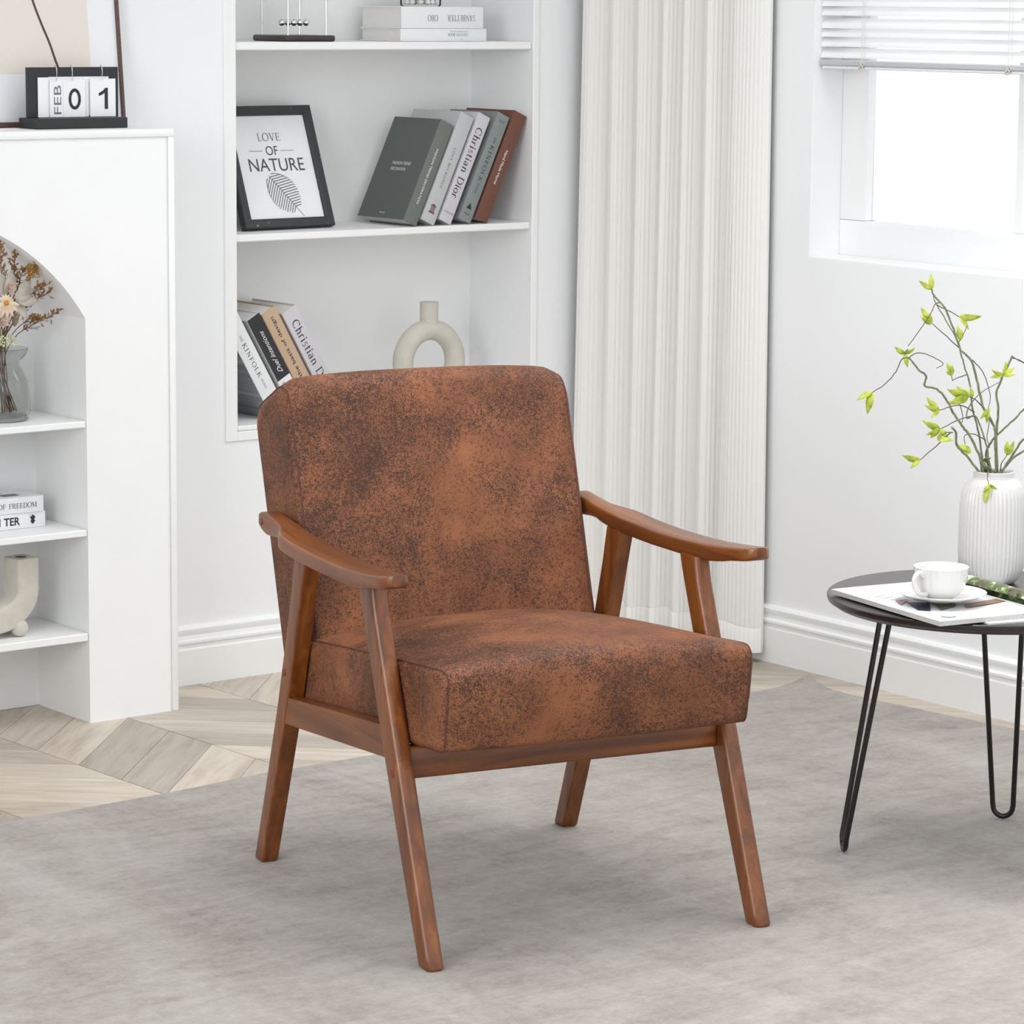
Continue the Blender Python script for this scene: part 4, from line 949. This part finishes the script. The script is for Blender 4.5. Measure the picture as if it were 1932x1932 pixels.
spine_text(b, 'serif', 'TTE', 0.072, 0.011, 0.020, 0.0058, RISE, 'ink_grey'); spine_text(b, 'serif', 'IN' + 'O', 0.066, 0.023, 0.020, 0.0058, RISE, 'ink_grey')
b = left_lean('tan book with black upward running title on the lowest shelf', 3.6385, 0.0360, 0.247, 0.160, 'book_tan', None)
spine_text(b, 'sans', 'Create the basis of design', 0.128, 0.018, 0.205, 0.0105, RISE, 'ink')
b = left_lean('pale lilac book with large black serif title, rightmost on the lowest shelf', 3.6870, 0.0375, 0.246, 0.160, 'book_dior', None)
spine_text(b, 'serif', 'Christian Dior', 0.136, 0.019, 0.166, 0.0180, DOWN, 'ink')

# lying books: spine on -y, x along the spine, z thickness
def flat_book(label, x0, x1, y0, w, z0, t, loc_rot=0.0, group=None, cover='book_white'):
    b = thing('book', label, 'book', ((x0 + x1) / 2, y0, z0), (0, 0, loc_rot), group); L = (x1 - x0) / 2; c = 0.0022
    bm = bmesh.new(); bm_box(bm, -L, L, 0.001, w, 0, c, 0.0007); bm_box(bm, -L, L, 0.001, w, t - c, t, 0.0007); bm_obj('cover', bm, cover, b, True, 35)
    box('spine', -L, L, -0.0004, c, 0, t, cover, b, 0.0012, 2); box('pages', -L + 0.003, L - 0.003, c, w - 0.004, c, t - c, 'page', b); return b
b = flat_book('thin white book lying under a thicker one on the top shelf', 3.850, 4.066, 5.362, 0.150, 1.2653, 0.0262, -0.03, 'white books lying on the top shelf')
spine_text(b, 'serif', 'STILETTO BOOK', 0.014, 0.035, 0.052, 0.0060, FLIP, 'ink_grey'); spine_text(b, 'serif', 'THE', 0.0045, 0.045, 0.006, 0.002, FLIP, 'ink_grey')
spine_text(b, 'sans', 'THE COLLECTION OF FINE SHOES', 0.0205, 0.038, 0.044, 0.0018, FLIP, 'ink_grey')
b = flat_book('thick white book lying on top of a thin one on the top shelf', 3.851, 4.058, 5.362, 0.150, 1.2918, 0.0445, -0.02, 'white books lying on the top shelf')
spine_text(b, 'serif', 'SANBETTER', 0.021, 0.047, 0.070, 0.0125, FLIP, 'ink_grey', track=0.06); spine_text(b, 'serif', 'OBO', 0.021, -0.025, 0.026, 0.0125, FLIP, 'ink_grey', track=0.06)
b = flat_book('white book with bold black lettering, lower of two on the mantel shelf', 2.735, 2.926, 5.216, 0.100, 0.3663, 0.0298, 0.02, 'white books lying in the mantel')
spine_text(b, 'sans', 'TER', 0.0150, 0.0235, 0.034, 0.0150, FACE, 'ink_navy', bold=0.02); spine_text(b, 'sans', 'WIN', 0.0150, -0.018, 0.034, 0.0150, FACE, 'ink_navy', bold=0.02)
V_ = []
blot = [(0.006 * math.cos(2 * PI * k / 18) * (0.45 + 0.55 * abs(math.sin(k * 2.1))), 0.0105 * math.sin(2 * PI * k / 18) * (0.5 + 0.5 * abs(math.cos(k * 1.3)))) for k in range(18)]
poly2d('ink_splash', blot, (0.068, -0.0005, 0.016), FACE[0], FACE[1], 'ink_navy', b)
for q in (-1, 0, 1): poly2d('ink_splash', [(q * .003 - .0003, 0.004), (q * .003 + .0003, 0.004), (q * .005 - .002, 0.014)], (0.066, -0.0005, 0.014), FACE[0], FACE[1], 'ink_grey', b)
b = flat_book('white book with thin grey capitals, upper of two on the mantel shelf', 2.732, 2.920, 5.214, 0.098, 0.3963, 0.0302, -0.01, 'white books lying in the mantel')
spine_text(b, 'serif', 'FREEDOM', 0.0145, 0.050, 0.058, 0.0098, FACE, 'ink'); spine_text(b, 'serif', 'OF', 0.0145, 0.006, 0.016, 0.0098, FACE, 'ink')
for q, (a0_, a1_, c0, c1) in enumerate(((-0.02, 0.035, 0.055, 0.085), (0.02, 0.055, 0.02, 0.042))): poly2d('cover_photo', [(a0_, c0), (a1_, c0), (a1_, c1), (a0_, c1)], (0, 0, 0.0302), (1, 0, 0), (0, 1, 0), 'ink_grey', b)

# ================================================================== SHELF OBJECTS
# framed print
fr_l = Vector((3.492, 5.394, SH2 + 0.0064)); lean = math.radians(-20)
pf = thing('picture_frame', 'worn black picture frame with a leaf print leaning on the middle shelf', 'picture frame', fr_l, (lean, 0, math.radians(3.0)))
W_, H_, T_, B_ = 0.226, 0.257, 0.017, 0.020
V, F = [], []
prof = [(0.0, 0.0018), (0.0018, 0.0), (B_ - 0.004, 0.0), (B_ - 0.001, 0.0022), (B_, 0.0065), (B_, T_), (0.0, T_)]
for cx_, cz_, sx_, sz_ in ((0, 0, 1, 1), (W_, 0, -1, 1), (W_, H_, -1, -1), (0, H_, 1, -1)): V += [(cx_ + sx_ * d_, y_, cz_ + sz_ * d_) for d_, y_ in prof]
for i in range(4):
    for j in range(7): F.append((i * 7 + j, i * 7 + (j + 1) % 7, ((i + 1) % 4) * 7 + (j + 1) % 7, ((i + 1) % 4) * 7 + j))
mesh_obj('frame', V, F, 'worn_frame', pf, True, 30)
box('print', B_ - 0.003, W_ - B_ + 0.003, 0.007, 0.009, B_ - 0.003, H_ - B_ + 0.003, 'paper', pf)
box('backing', B_ - 0.003, W_ - B_ + 0.003, 0.0095, 0.014, B_ - 0.003, H_ - B_ + 0.003, 'darkwood', pf)
def pt_(kind, body, x, z, L_, h_, mat='ink_grey', **kw):
    f = serif if kind == 'serif' else sans
    return f('lettering', body, (x, 0.0068, z), FACE[0], FACE[1], mat, pf, L_, h_, **kw)
pt_('serif', 'LOVE', 0.108, 0.192, 0.056, 0.017); pt_('sans', 'OF', 0.109, 0.163, 0.030, 0.0195, 'ink_slate'); pt_('sans', 'NATURE', 0.114, 0.133, 0.138, 0.027, 'ink_slate')
for x0, x1 in ((0.052, 0.086), (0.130, 0.164)): poly2d('printed_rule', [(x0, 0.1622), (x1, 0.1622), (x1, 0.1632), (x0, 0.1632)], (0, 0.0068, 0), FACE[0], FACE[1], 'ink_grey', pf)
V, F = [], []   # leaf drawn in slanted stripes
lc, la = (0.118, 0.072), math.radians(-52)
ax_, ay_ = (math.cos(la), math.sin(la)), (-math.sin(la), math.cos(la))
def lw(t): return 0.036 * math.sin(PI * (t * 0.93 + 0.04)) ** 0.75
for k in range(15):
    t0 = -0.02 + k / 16
    for s in (-1, 1):
        pts = []
        for q in range(7):
            f_ = q / 6; t = t0 + f_ * 0.20
            if t < 0 or t > 1: continue
            w = min(f_ * 0.040, lw(t)); pts.append((t, w))
        for (t, w), (t2, w2) in zip(pts, pts[1:]):
            if w2 <= w: break
            hwid = 0.0011; i = len(V)
            for (tt, ww, hh) in ((t, w, -hwid), (t, w, hwid), (t2, w2, hwid), (t2, w2, -hwid)):
                L_ = 0.098 * (tt - 0.5) + hh; V.append((lc[0] + ax_[0] * L_ + ay_[0] * ww * s, lc[1] + ax_[1] * L_ + ay_[1] * ww * s))
            F.append((i, i + 1, i + 2, i + 3) if s < 0 else (i, i + 3, i + 2, i + 1))
i = len(V)
for L_, ww in ((-0.05, 0.0006), (0.062, 0.0006), (0.062, -0.0006), (-0.05, -0.0006)): V.append((lc[0] + ax_[0] * L_ + ay_[0] * ww, lc[1] + ax_[1] * L_ + ay_[1] * ww))
F.append((i, i + 3, i + 2, i + 1))
me = bpy.data.meshes.new('printed_leaf'); me.from_pydata([(x, 0.0065, z) for x, z in V], [], F); me.update(); link('printed_leaf', me, 'ink_grey', pf)
box('glass', B_ - 0.002, W_ - B_ + 0.002, 0.0045, 0.0058, B_ - 0.002, H_ - B_ + 0.002, 'frame_glass', pf)

# ring vase
dv_l = Vector((3.955, 5.405, SH3))
dn = thing('ring_vase', 'beige ring shaped ceramic vase with a short neck on the lowest shelf', 'vase', dv_l)
Rm, rm = 0.0677, 0.022
ring = [Vector((Rm * math.sin(2 * PI * k / 48), 0, 0.0897 + Rm * math.cos(2 * PI * k / 48))) for k in range(48)]
tube('ring_body', ring, rm, 'stone', dn, 20, True)
lathe('neck', [(0.020, 0.160), (0.0193, 0.172), (0.0195, 0.212), (0.0198, 0.2155), (0.0185, 0.2165), (0.0165, 0.2155), (0.0162, 0.17)], 'stone', dn, 32)

# pendulum ball toy
nc_l = Vector((3.628, 5.425, 1.2653))
nc = thing('pendulum_balls', 'steel swinging ball desk toy on a dark wooden base on the top shelf', 'desk toy', nc_l, (0, 0, math.radians(-3)))
bm = bmesh.new(); bm_box(bm, -0.0585, 0.0585, -0.066, 0.066, 0, 0.0125, 0.004, 3); bm_obj('base', bm, 'darkwood', nc, True, 40)
for y in (-0.052, 0.052):
    for x in (-0.0445, 0.0445): tube('rod', [(x, y, 0.012), (x, y, 0.150)], 0.0022, 'chrome', nc, 10)
    tube('top_rod', [(-0.0445, y, 0.150), (0.0445, y, 0.150)], 0.0022, 'chrome', nc, 10)
for k in range(5):
    x = -0.0285 + k * 0.01425
    bl_ = sphere('ball', (x, 0, 0.0372), 0.0070, 'chrome', nc, 24, 14)
    for y in (-0.052, 0.052): tube('string', [(x, 0, 0.044), (x, y, 0.150)], 0.00012, 'cord', bl_, 4)

# jar of pebbles on the stacked books
jl = Vector((3.949, 5.432, 1.3368))
jr = thing('pebble_jar', 'clear glass jar of white pebbles standing on the stacked white books', 'jar', jl)
lathe('glass_jar', [(0.0, 0.0), (0.040, 0.0), (0.0425, 0.003), (0.043, 0.07), (0.0432, 0.071), (1e-6, 0.0712)], 'frame_glass', jr, 40)
random.seed(3)
for lay in range(4):
    for k in range(14):
        a = 2 * PI * (k + 0.5 * (lay % 2)) / 14 + random.uniform(-.1, .1); r = 0.0335 + random.uniform(-.002, .001)
        sphere('pebble', (r * math.cos(a), r * math.sin(a), 0.0085 + lay * 0.0095), 0.0063, 'pebble', jr, 8, 6, (1, random.uniform(.8, 1.1), random.uniform(.7, .95)))
    for k in range(8):
        a = 2 * PI * k / 8 + lay; sphere('pebble', (0.019 * math.cos(a), 0.019 * math.sin(a), 0.0085 + lay * 0.0095), 0.0065, 'pebble', jr, 8, 6, (1, .9, .8))

# ================================================================== MANTEL OBJECTS
cal_l = Vector((2.9995, 5.186, FZT))
ca = thing('flip_calendar', 'black desktop flip calendar with ringed number cards on the mantel', 'calendar', cal_l)
box('base', -0.0955, 0.0955, 0.0, 0.070, 0.0002, 0.0195, 'black', ca, 0.0008)
box('back_plate', -0.0945, 0.0995, 0.040, 0.045, 0.0195, 0.112, 'black', ca, 0.0006)
def card(x0, x1, y, z0, z1, name='card'): return box(name, x0, x1, y, y + 0.0015, z0, z1, 'paper', ca)
card(-0.0725, -0.049, 0.0375, 0.0205, 0.0935); c1 = card(-0.0495, -0.0215, 0.0345, 0.0205, 0.0905); c2 = card(-0.0213, 0.0245, 0.0335, 0.0205, 0.0900); card(0.0240, 0.0350, 0.0375, 0.0205, 0.0930); c3 = card(0.0352, 0.0895, 0.0330, 0.0205, 0.0905)
card(-0.049, 0.078, 0.0385, 0.023, 0.0945)
sans('lettering', 'FEB', (-0.0335, 0.0345, 0.0525), (0, 0, 1), (-1, 0, 0), 'ink_grey', ca, 0.053, 0.0150)
V, F = [], []
for k in range(33):
    a = 2 * PI * k / 32; V += [(0.0079 * math.cos(a), 0.0135 * math.sin(a)), (0.0143 * math.cos(a), 0.0196 * math.sin(a))]
for k in range(32): F.append((2 * k, 2 * k + 1, 2 * k + 3, 2 * k + 2))
place2d('lettering', V, F, (0.0022, 0.0335, 0.0535), (1, 0, 0), (0, 0, 1), 'ink', ca, 0.0262, 0.0392)
V = [(0.0, -0.0196), (0.0068, -0.0196), (0.0068, 0.0196), (0.0012, 0.0196), (-0.0026, 0.0150), (-0.0118, 0.0100), (-0.0118, 0.0046), (-0.0046, 0.0070), (0.0, 0.0104)]
place2d('lettering', V, [tuple(range(9))], (0.0630, 0.0330, 0.0540), (1, 0, 0), (0, 0, 1), 'ink', ca, 0.0198, 0.0392)
for x in (-0.034, -0.001, 0.0625):
    tube('ring', [(x + 0.005 * math.cos(a), 0.0390 + 0.0125 * math.cos(a), 0.1010 + 0.0150 * math.sin(a)) for a in [2 * PI * k / 28 for k in range(28)]], 0.0008, 'chrome', ca, 6, True)

# framed abstract picture leaning on the wall
ar_l = Vector((3.1475, 5.2785, FZT + 0.0018))
art = thing('framed_artwork', 'large thin framed beige line drawing leaning on the wall above the mantel', 'picture', ar_l, (math.radians(-6.0), 0, 0))
AW, AH, AB = 0.42, 0.44, 0.0065
bm = bmesh.new()
for (x0, x1, z0, z1) in ((-AW, 0, 0, AB * 1.3), (-AW, 0, AH - AB, AH), (-AW, -AW + AB, AB, AH - AB), (-AB, 0, AB, AH - AB)): bm_box(bm, x0, x1, 0, 0.013, z0, z1, 0.0006)
bm_obj('frame', bm, 'art_frame', art, True, 35)
box('mat_board', -AW + AB - .001, -AB + .001, 0.006, 0.011, AB * 1.3 - .001, AH - AB + .001, 'paper', art)
poly2d('beige_field', [(-AW + 0.06, 0.0985), (-0.0665, 0.0985), (-0.0665, AH - 0.06), (-AW + 0.06, AH - 0.06)], (0, 0.006, 0), FACE[0], FACE[1], 'art_beige', art)
ln = catmull([(-0.118, 0.06, 0), (-0.139, 0.115, 0), (-0.152, 0.155, 0), (-0.167, 0.192, 0), (-0.182, 0.235, 0), (-0.194, 0.29, 0), (-0.24, 0.34, 0), (-0.31, 0.33, 0)], 6)
V, F = [], []
for i, p in enumerate(ln):
    t = (ln[min(i + 1, len(ln) - 1)] - ln[max(i - 1, 0)]).normalized(); n_ = Vector((-t.y, t.x, 0)) * 0.0023
    for q in (p - n_, p + n_): V.append((q.x, 0.0052, q.y))
for i in range(len(ln) - 1): F.append((2 * i, 2 * i + 2, 2 * i + 3, 2 * i + 1))
me = bpy.data.meshes.new('drawn_line'); me.from_pydata(V, [], F); me.update(); link('drawn_line', me, 'art_line', art)

# U shaped vase in the mantel
ul = Vector((2.795, 5.195, 0.1692))
uv = thing('u_vase', 'beige U shaped ceramic vase on ball feet in the lowest mantel shelf', 'vase', ul, (0, 0, math.radians(8)))
hwv, cR, zc_ = 0.026, 0.071, 0.0885
cl = [Vector((-cR, 0, 0.146)), Vector((-cR, 0, 0.118))] + [Vector((-cR * math.cos(a), 0, zc_ - 0.053 * math.sin(a))) for a in [PI * k / 22 for k in range(23)]] + [Vector((cR, 0, 0.118)), Vector((cR, 0, 0.146))]
secs = []
for i, p in enumerate(cl):
    t = (cl[min(i + 1, len(cl) - 1)] - cl[max(i - 1, 0)]).normalized(); n_ = Vector((-t.z, 0, t.x)); a_ = 0.0245
    secs.append([p + n_ * x + Vector((0, y, 0)) for x, y in ((-a_, -hwv + .005), (-a_ + .002, -hwv + .0015), (-a_ + .006, -hwv), (a_ - .006, -hwv), (a_ - .002, -hwv + .0015), (a_, -hwv + .005), (a_, hwv - .005), (a_ - .005, hwv), (-a_ + .005, hwv), (-a_, hwv - .005))])
V, F = loft(secs); mesh_obj('u_body', V, F, 'stone', uv, True, 40)
for s in (-1, 1):
    bm = bmesh.new(); bmesh.ops.create_circle(bm, cap_ends=True, segments=24, radius=0.011, matrix=Matrix.Translation((s * cR, 0, 0.1463))); bm_obj('mouth_shade_disc', bm, 'black', uv)  # flat black disc paints the shade inside each vase mouth
for x, y in ((-0.052, -0.018), (0.052, -0.018), (-0.052, 0.018), (0.052, 0.018)): sphere('ball_foot', (x, y, 0.0165), 0.0165, 'stone', uv, 18, 12)

# smoked glass vase and dried flowers
gl_l = Vector((2.846, 5.238, 0.5713))
gv = thing('glass_vase', 'smoked glass vase with flared lip on the top mantel shelf', 'vase', gl_l)
lathe('glass_body', [(0.0, 0.0), (0.046, 0.0), (0.0525, 0.005), (0.0545, 0.013), (0.0550, 0.035), (0.0520, 0.075), (0.0400, 0.097), (0.0360, 0.106), (0.0375, 0.111), (0.0490, 0.122), (0.0530, 0.134), (0.0515, 0.1345), (0.0475, 0.1235), (0.0360, 0.1135), (0.0345, 0.106), (0.0385, 0.096), (0.0502, 0.0745), (0.0530, 0.035), (0.0522, 0.014), (0.050, 0.007), (0.0, 0.006)], 'smoke_glass', gv, 48)
gb = gl_l + Vector((0, 0, 0.012)); random.seed(11)
FG = 'dried flowers in the smoked glass vase'
def fthing(name, label, cat='dried flower'): return thing(name, label, cat, gb, (0, 0, 0), FG)
def gp(x, z, d=0.0): return Vector((x + d * 0.55 - gb.x, d, z - d * 0.107 - gb.z))
def sprig(label, pts, d, mat='bud', dens=1.0, start=0.45):
    t_ = fthing('dried_sprig', label); P = [Vector((random.uniform(-.02, .042), random.uniform(-.015, .01), 0.002)), Vector((random.uniform(-.012, .012), 0, 0.10))] + [gp(x, z, d * (i + 1) / len(pts)) for i, (x, z) in enumerate(pts)]
    Q = catmull(P, 8); tube('stem', Q, lambda t: 0.0011 - 0.0006 * t, 'dry_stem', t_, 6)
    V, F = [], []; TV, TF = [], []
    n = len(Q); i0 = int(n * start)
    for i in range(i0, n):
        for rep in range(2):
            q = Q[i]; tdir = (Q[min(i + 1, n - 1)] - Q[i - 1]).normalized()
            side = Vector((random.uniform(-1, 1), random.uniform(-.7, .7), random.uniform(-.4, 1))).normalized(); ln_ = random.uniform(0.008, 0.024) * (1.15 - 0.7 * (i - i0) / max(1, n - i0))
            tw = (side + tdir * 0.9).normalized(); e = q + tw * ln_
            tv, tf = tube_geo([q, q.lerp(e, .5) + Vector((0, 0, .0006)), e], 0.00035, 4); o_ = len(TV); TV += tv; TF += [tuple(a + o_ for a in f) for f in tf]
            for b_ in range(6):
                c = q.lerp(e, 0.55 + 0.5 * random.random()) + Vector([random.uniform(-.0016, .0016) for _ in range(3)]); r = random.uniform(.0010, .0018)
                o_ = len(V); V += [c + Vector((r, 0, 0)), c + Vector((-r, 0, 0)), c + Vector((0, r, 0)), c + Vector((0, -r, 0)), c + tw * r * 2.0, c - tw * r * 1.4]
                F += [tuple(o_ + k for k in f) for f in ((0, 2, 4), (2, 1, 4), (1, 3, 4), (3, 0, 4), (2, 0, 5), (1, 2, 5), (3, 1, 5), (0, 3, 5))]
    mesh_obj('side_twigs', TV, TF, 'dry_stem', t_)['kind'] = 'stuff'; mesh_obj('buds', V, F, mat, t_)['kind'] = 'stuff'
sprig('rust budded dried sprig arching lowest to the right of the glass vase', [(2.880, 0.725), (2.910, 0.742), (2.945, 0.756), (2.973, 0.768)], -0.05, 'bud', 1, 0.5)
sprig('rust budded dried sprig with a drooping right tip above the lowest one', [(2.868, 0.74), (2.900, 0.775), (2.930, 0.795), (2.955, 0.804)], -0.07, 'bud', 1, 0.55)
sprig('rust dried sprig reaching to the right beside the ochre flower head', [(2.866, 0.75), (2.898, 0.79), (2.925, 0.808), (2.948, 0.818)], -0.075, 'bud', 1, 0.5)
sprig('ochre dense headed dried sprig at the upper right of the bouquet', [(2.868, 0.75), (2.895, 0.80), (2.912, 0.832), (2.922, 0.856)], -0.075, 'bud_yellow', 2, 0.72)
sprig('tall slim rust sprig standing between the ochre head and the left edge', [(2.862, 0.76), (2.875, 0.82), (2.880, 0.855), (2.882, 0.878)], -0.07, 'bud', 1, 0.55)
sprig('tallest rust sprig at the left edge of the photo', [(2.852, 0.76), (2.853, 0.82), (2.852, 0.865), (2.853, 0.896)], -0.07, 'bud', 1, 0.5)
sprig('short rust sprig curving right just above the vase lip', [(2.872, 0.728), (2.895, 0.748), (2.915, 0.752), (2.930, 0.757)], -0.06, 'bud', 1, 0.6)
sprig('rust sprig behind the pale grey leaves', [(2.866, 0.76), (2.886, 0.81), (2.893, 0.835), (2.900, 0.850)], -0.06, 'bud', 1, 0.5)
sprig('rust sprig leaning left over the vase lip', [(2.835, 0.74), (2.81, 0.79), (2.785, 0.83), (2.77, 0.85)], -0.05, 'bud', 1, 0.5)
# yellow head
t_ = [o for o in bpy.data.objects if o.name.startswith('dried_sprig') and 'ochre dense' in o.get('label', '')][0]
V, F = [], []
for k in range(240):
    a, b_ = random.uniform(0, 2 * PI), random.uniform(-1, 1); r_ = random.uniform(.3, 1) ** .5
    c = gp(2.919, 0.846, -0.072) + Vector((0.0125 * math.cos(a) * r_, 0.010 * math.sin(a) * r_, 0.0155 * b_ * r_ + 0.004 * math.cos(a))); r = random.uniform(.0009, .0016); o_ = len(V)
    V += [c + Vector(v) * r for v in ((1, 0, 0), (-1, 0, 0), (0, 1, 0), (0, -1, 0), (0, 0, 1.4), (0, 0, -1.4))]; F += [tuple(o_ + q for q in f) for f in ((0, 2, 4), (2, 1, 4), (1, 3, 4), (3, 0, 4), (2, 0, 5), (1, 2, 5), (3, 1, 5), (0, 3, 5))]
mesh_obj('flower_head', V, F, 'bud_yellow', t_)['kind'] = 'stuff'
def blade(b, dirv, L_, W__, up=Vector((0, -1, 0)), mat='dry_leaf', name='leaf', parent=None, bend=0.2, fold=0.3):
    V, F = leaf_geo(L_, W__, bend, fold); dirv = Vector(dirv).normalized(); side = dirv.cross(up).normalized(); nrm = side.cross(dirv)
    o = mesh_obj(name, [Vector(b) + side * v[0] + dirv * v[1] + nrm * v[2] for v in V], F, mat, parent, True); m_ = o.modifiers.new('thick', 'SOLIDIFY'); m_.thickness = 0.0004; return o
def stalk(t_, tip, r=0.0009):
    tube('stem', catmull([Vector((random.uniform(-.02, .04), random.uniform(-.025, .015), 0.002)), Vector((random.uniform(-.012, .012), 0, 0.10)), tip], 8), r, 'dry_stem', t_, 6)
da = fthing('dried_daisy', 'cream petalled dried daisy with an orange eye above the vase lip'); c = gp(2.861, 0.789, -0.072); stalk(da, c)
sphere('flower_eye', c + Vector((0, -0.003, 0)), 0.0048, 'daisy_eye', da, 14, 10, (1, .7, 1))
for k in range(13):
    a = math.radians(200 + k * 25); blade(c, (math.cos(a), -0.25, math.sin(a)), 0.030 if math.sin(a) < 0.2 else 0.016, 0.0088, Vector((0, -1, 0)), 'petal', 'petal', da, 0.25, 0.2)
lf = fthing('dried_leaf_spray', 'pale grey dried leaf spray behind the daisy')
stalk(lf, gp(2.872, 0.80, -0.04), 0.0011)
for (x, z, a, L_) in ((2.862, 0.800, 75, 0.050), (2.878, 0.797, 20, 0.044), (2.880, 0.797, -8, 0.050), (2.866, 0.802, 140, 0.046), (2.886, 0.800, 50, 0.042), (2.860, 0.797, 105, 0.055), (2.876, 0.790, -45, 0.042)):
    blade(gp(x, z, -0.052), (math.cos(math.radians(a)), -0.15, math.sin(math.radians(a))), L_, L_ * 0.58, Vector((0.2, -1, 0.2)), 'dry_leaf', 'leaf', lf, 0.15, 0.35)
rs = fthing('dried_rose', 'peach dried flower with ruffled petals below the daisy'); c = gp(2.851, 0.757, -0.06); stalk(rs, c)
for k in range(22):
    a = k * 2.4; e = 0.2 + 0.8 * (k / 22); blade(c, (math.cos(a) * e, -0.7 + 0.5 * e, math.sin(a) * e), 0.016, 0.013, Vector((0, -1, 0.1)), 'rose', 'petal', rs, -0.5, 0.5)
rs2 = fthing('dried_rose', 'peach dried flower half hidden behind the grey leaves'); c = gp(2.868, 0.817, -0.06); stalk(rs2, c)
for k in range(18):
    a = k * 2.4; e = 0.2 + 0.8 * (k / 18); blade(c, (math.cos(a) * e, -0.7 + 0.5 * e, math.sin(a) * e), 0.013, 0.011, Vector((0, -1, 0.1)), 'rose', 'petal', rs2, -0.5, 0.5)
th_ = fthing('seed_head', 'brown ribbed dried seed head beside the daisy'); c = gp(2.878, 0.757, -0.055); stalk(th_, c)
for k in range(12):
    a = 2 * PI * k / 12; blade(c + Vector((0, 0, -0.013)), (0.32 * math.cos(a) + .2, 0.32 * math.sin(a), 1), 0.028, 0.008, Vector((math.cos(a), math.sin(a), 0)), 'thistle', 'husk', th_, 0.1, 0.3)
wc = fthing('white_floret_cluster', 'pale green and white floret cluster just above the vase lip'); stalk(wc, gp(2.858, 0.722, -0.03), 0.0013)
V, F = [], []
for k in range(320):
    a, b_ = random.uniform(0, 2 * PI), random.uniform(0.0, 1); c = gp(2.857, 0.722, -0.032) + Vector((0.024 * math.cos(a) * math.sqrt(1 - b_ * b_ * .8), 0.018 * math.sin(a), 0.020 * b_ - 0.012)); r = random.uniform(.0011, .0019); o_ = len(V)
    V += [c + Vector(v) * r for v in ((1, 0, 0), (-1, 0, 0), (0, 1, 0), (0, -1, 0), (0, 0, 1), (0, 0, -1))]; F += [tuple(o_ + q for q in f) for f in ((0, 2, 4), (2, 1, 4), (1, 3, 4), (3, 0, 4), (2, 0, 5), (1, 2, 5), (3, 1, 5), (0, 3, 5))]
mesh_obj('florets', V, F, 'cluster', wc)['kind'] = 'stuff'
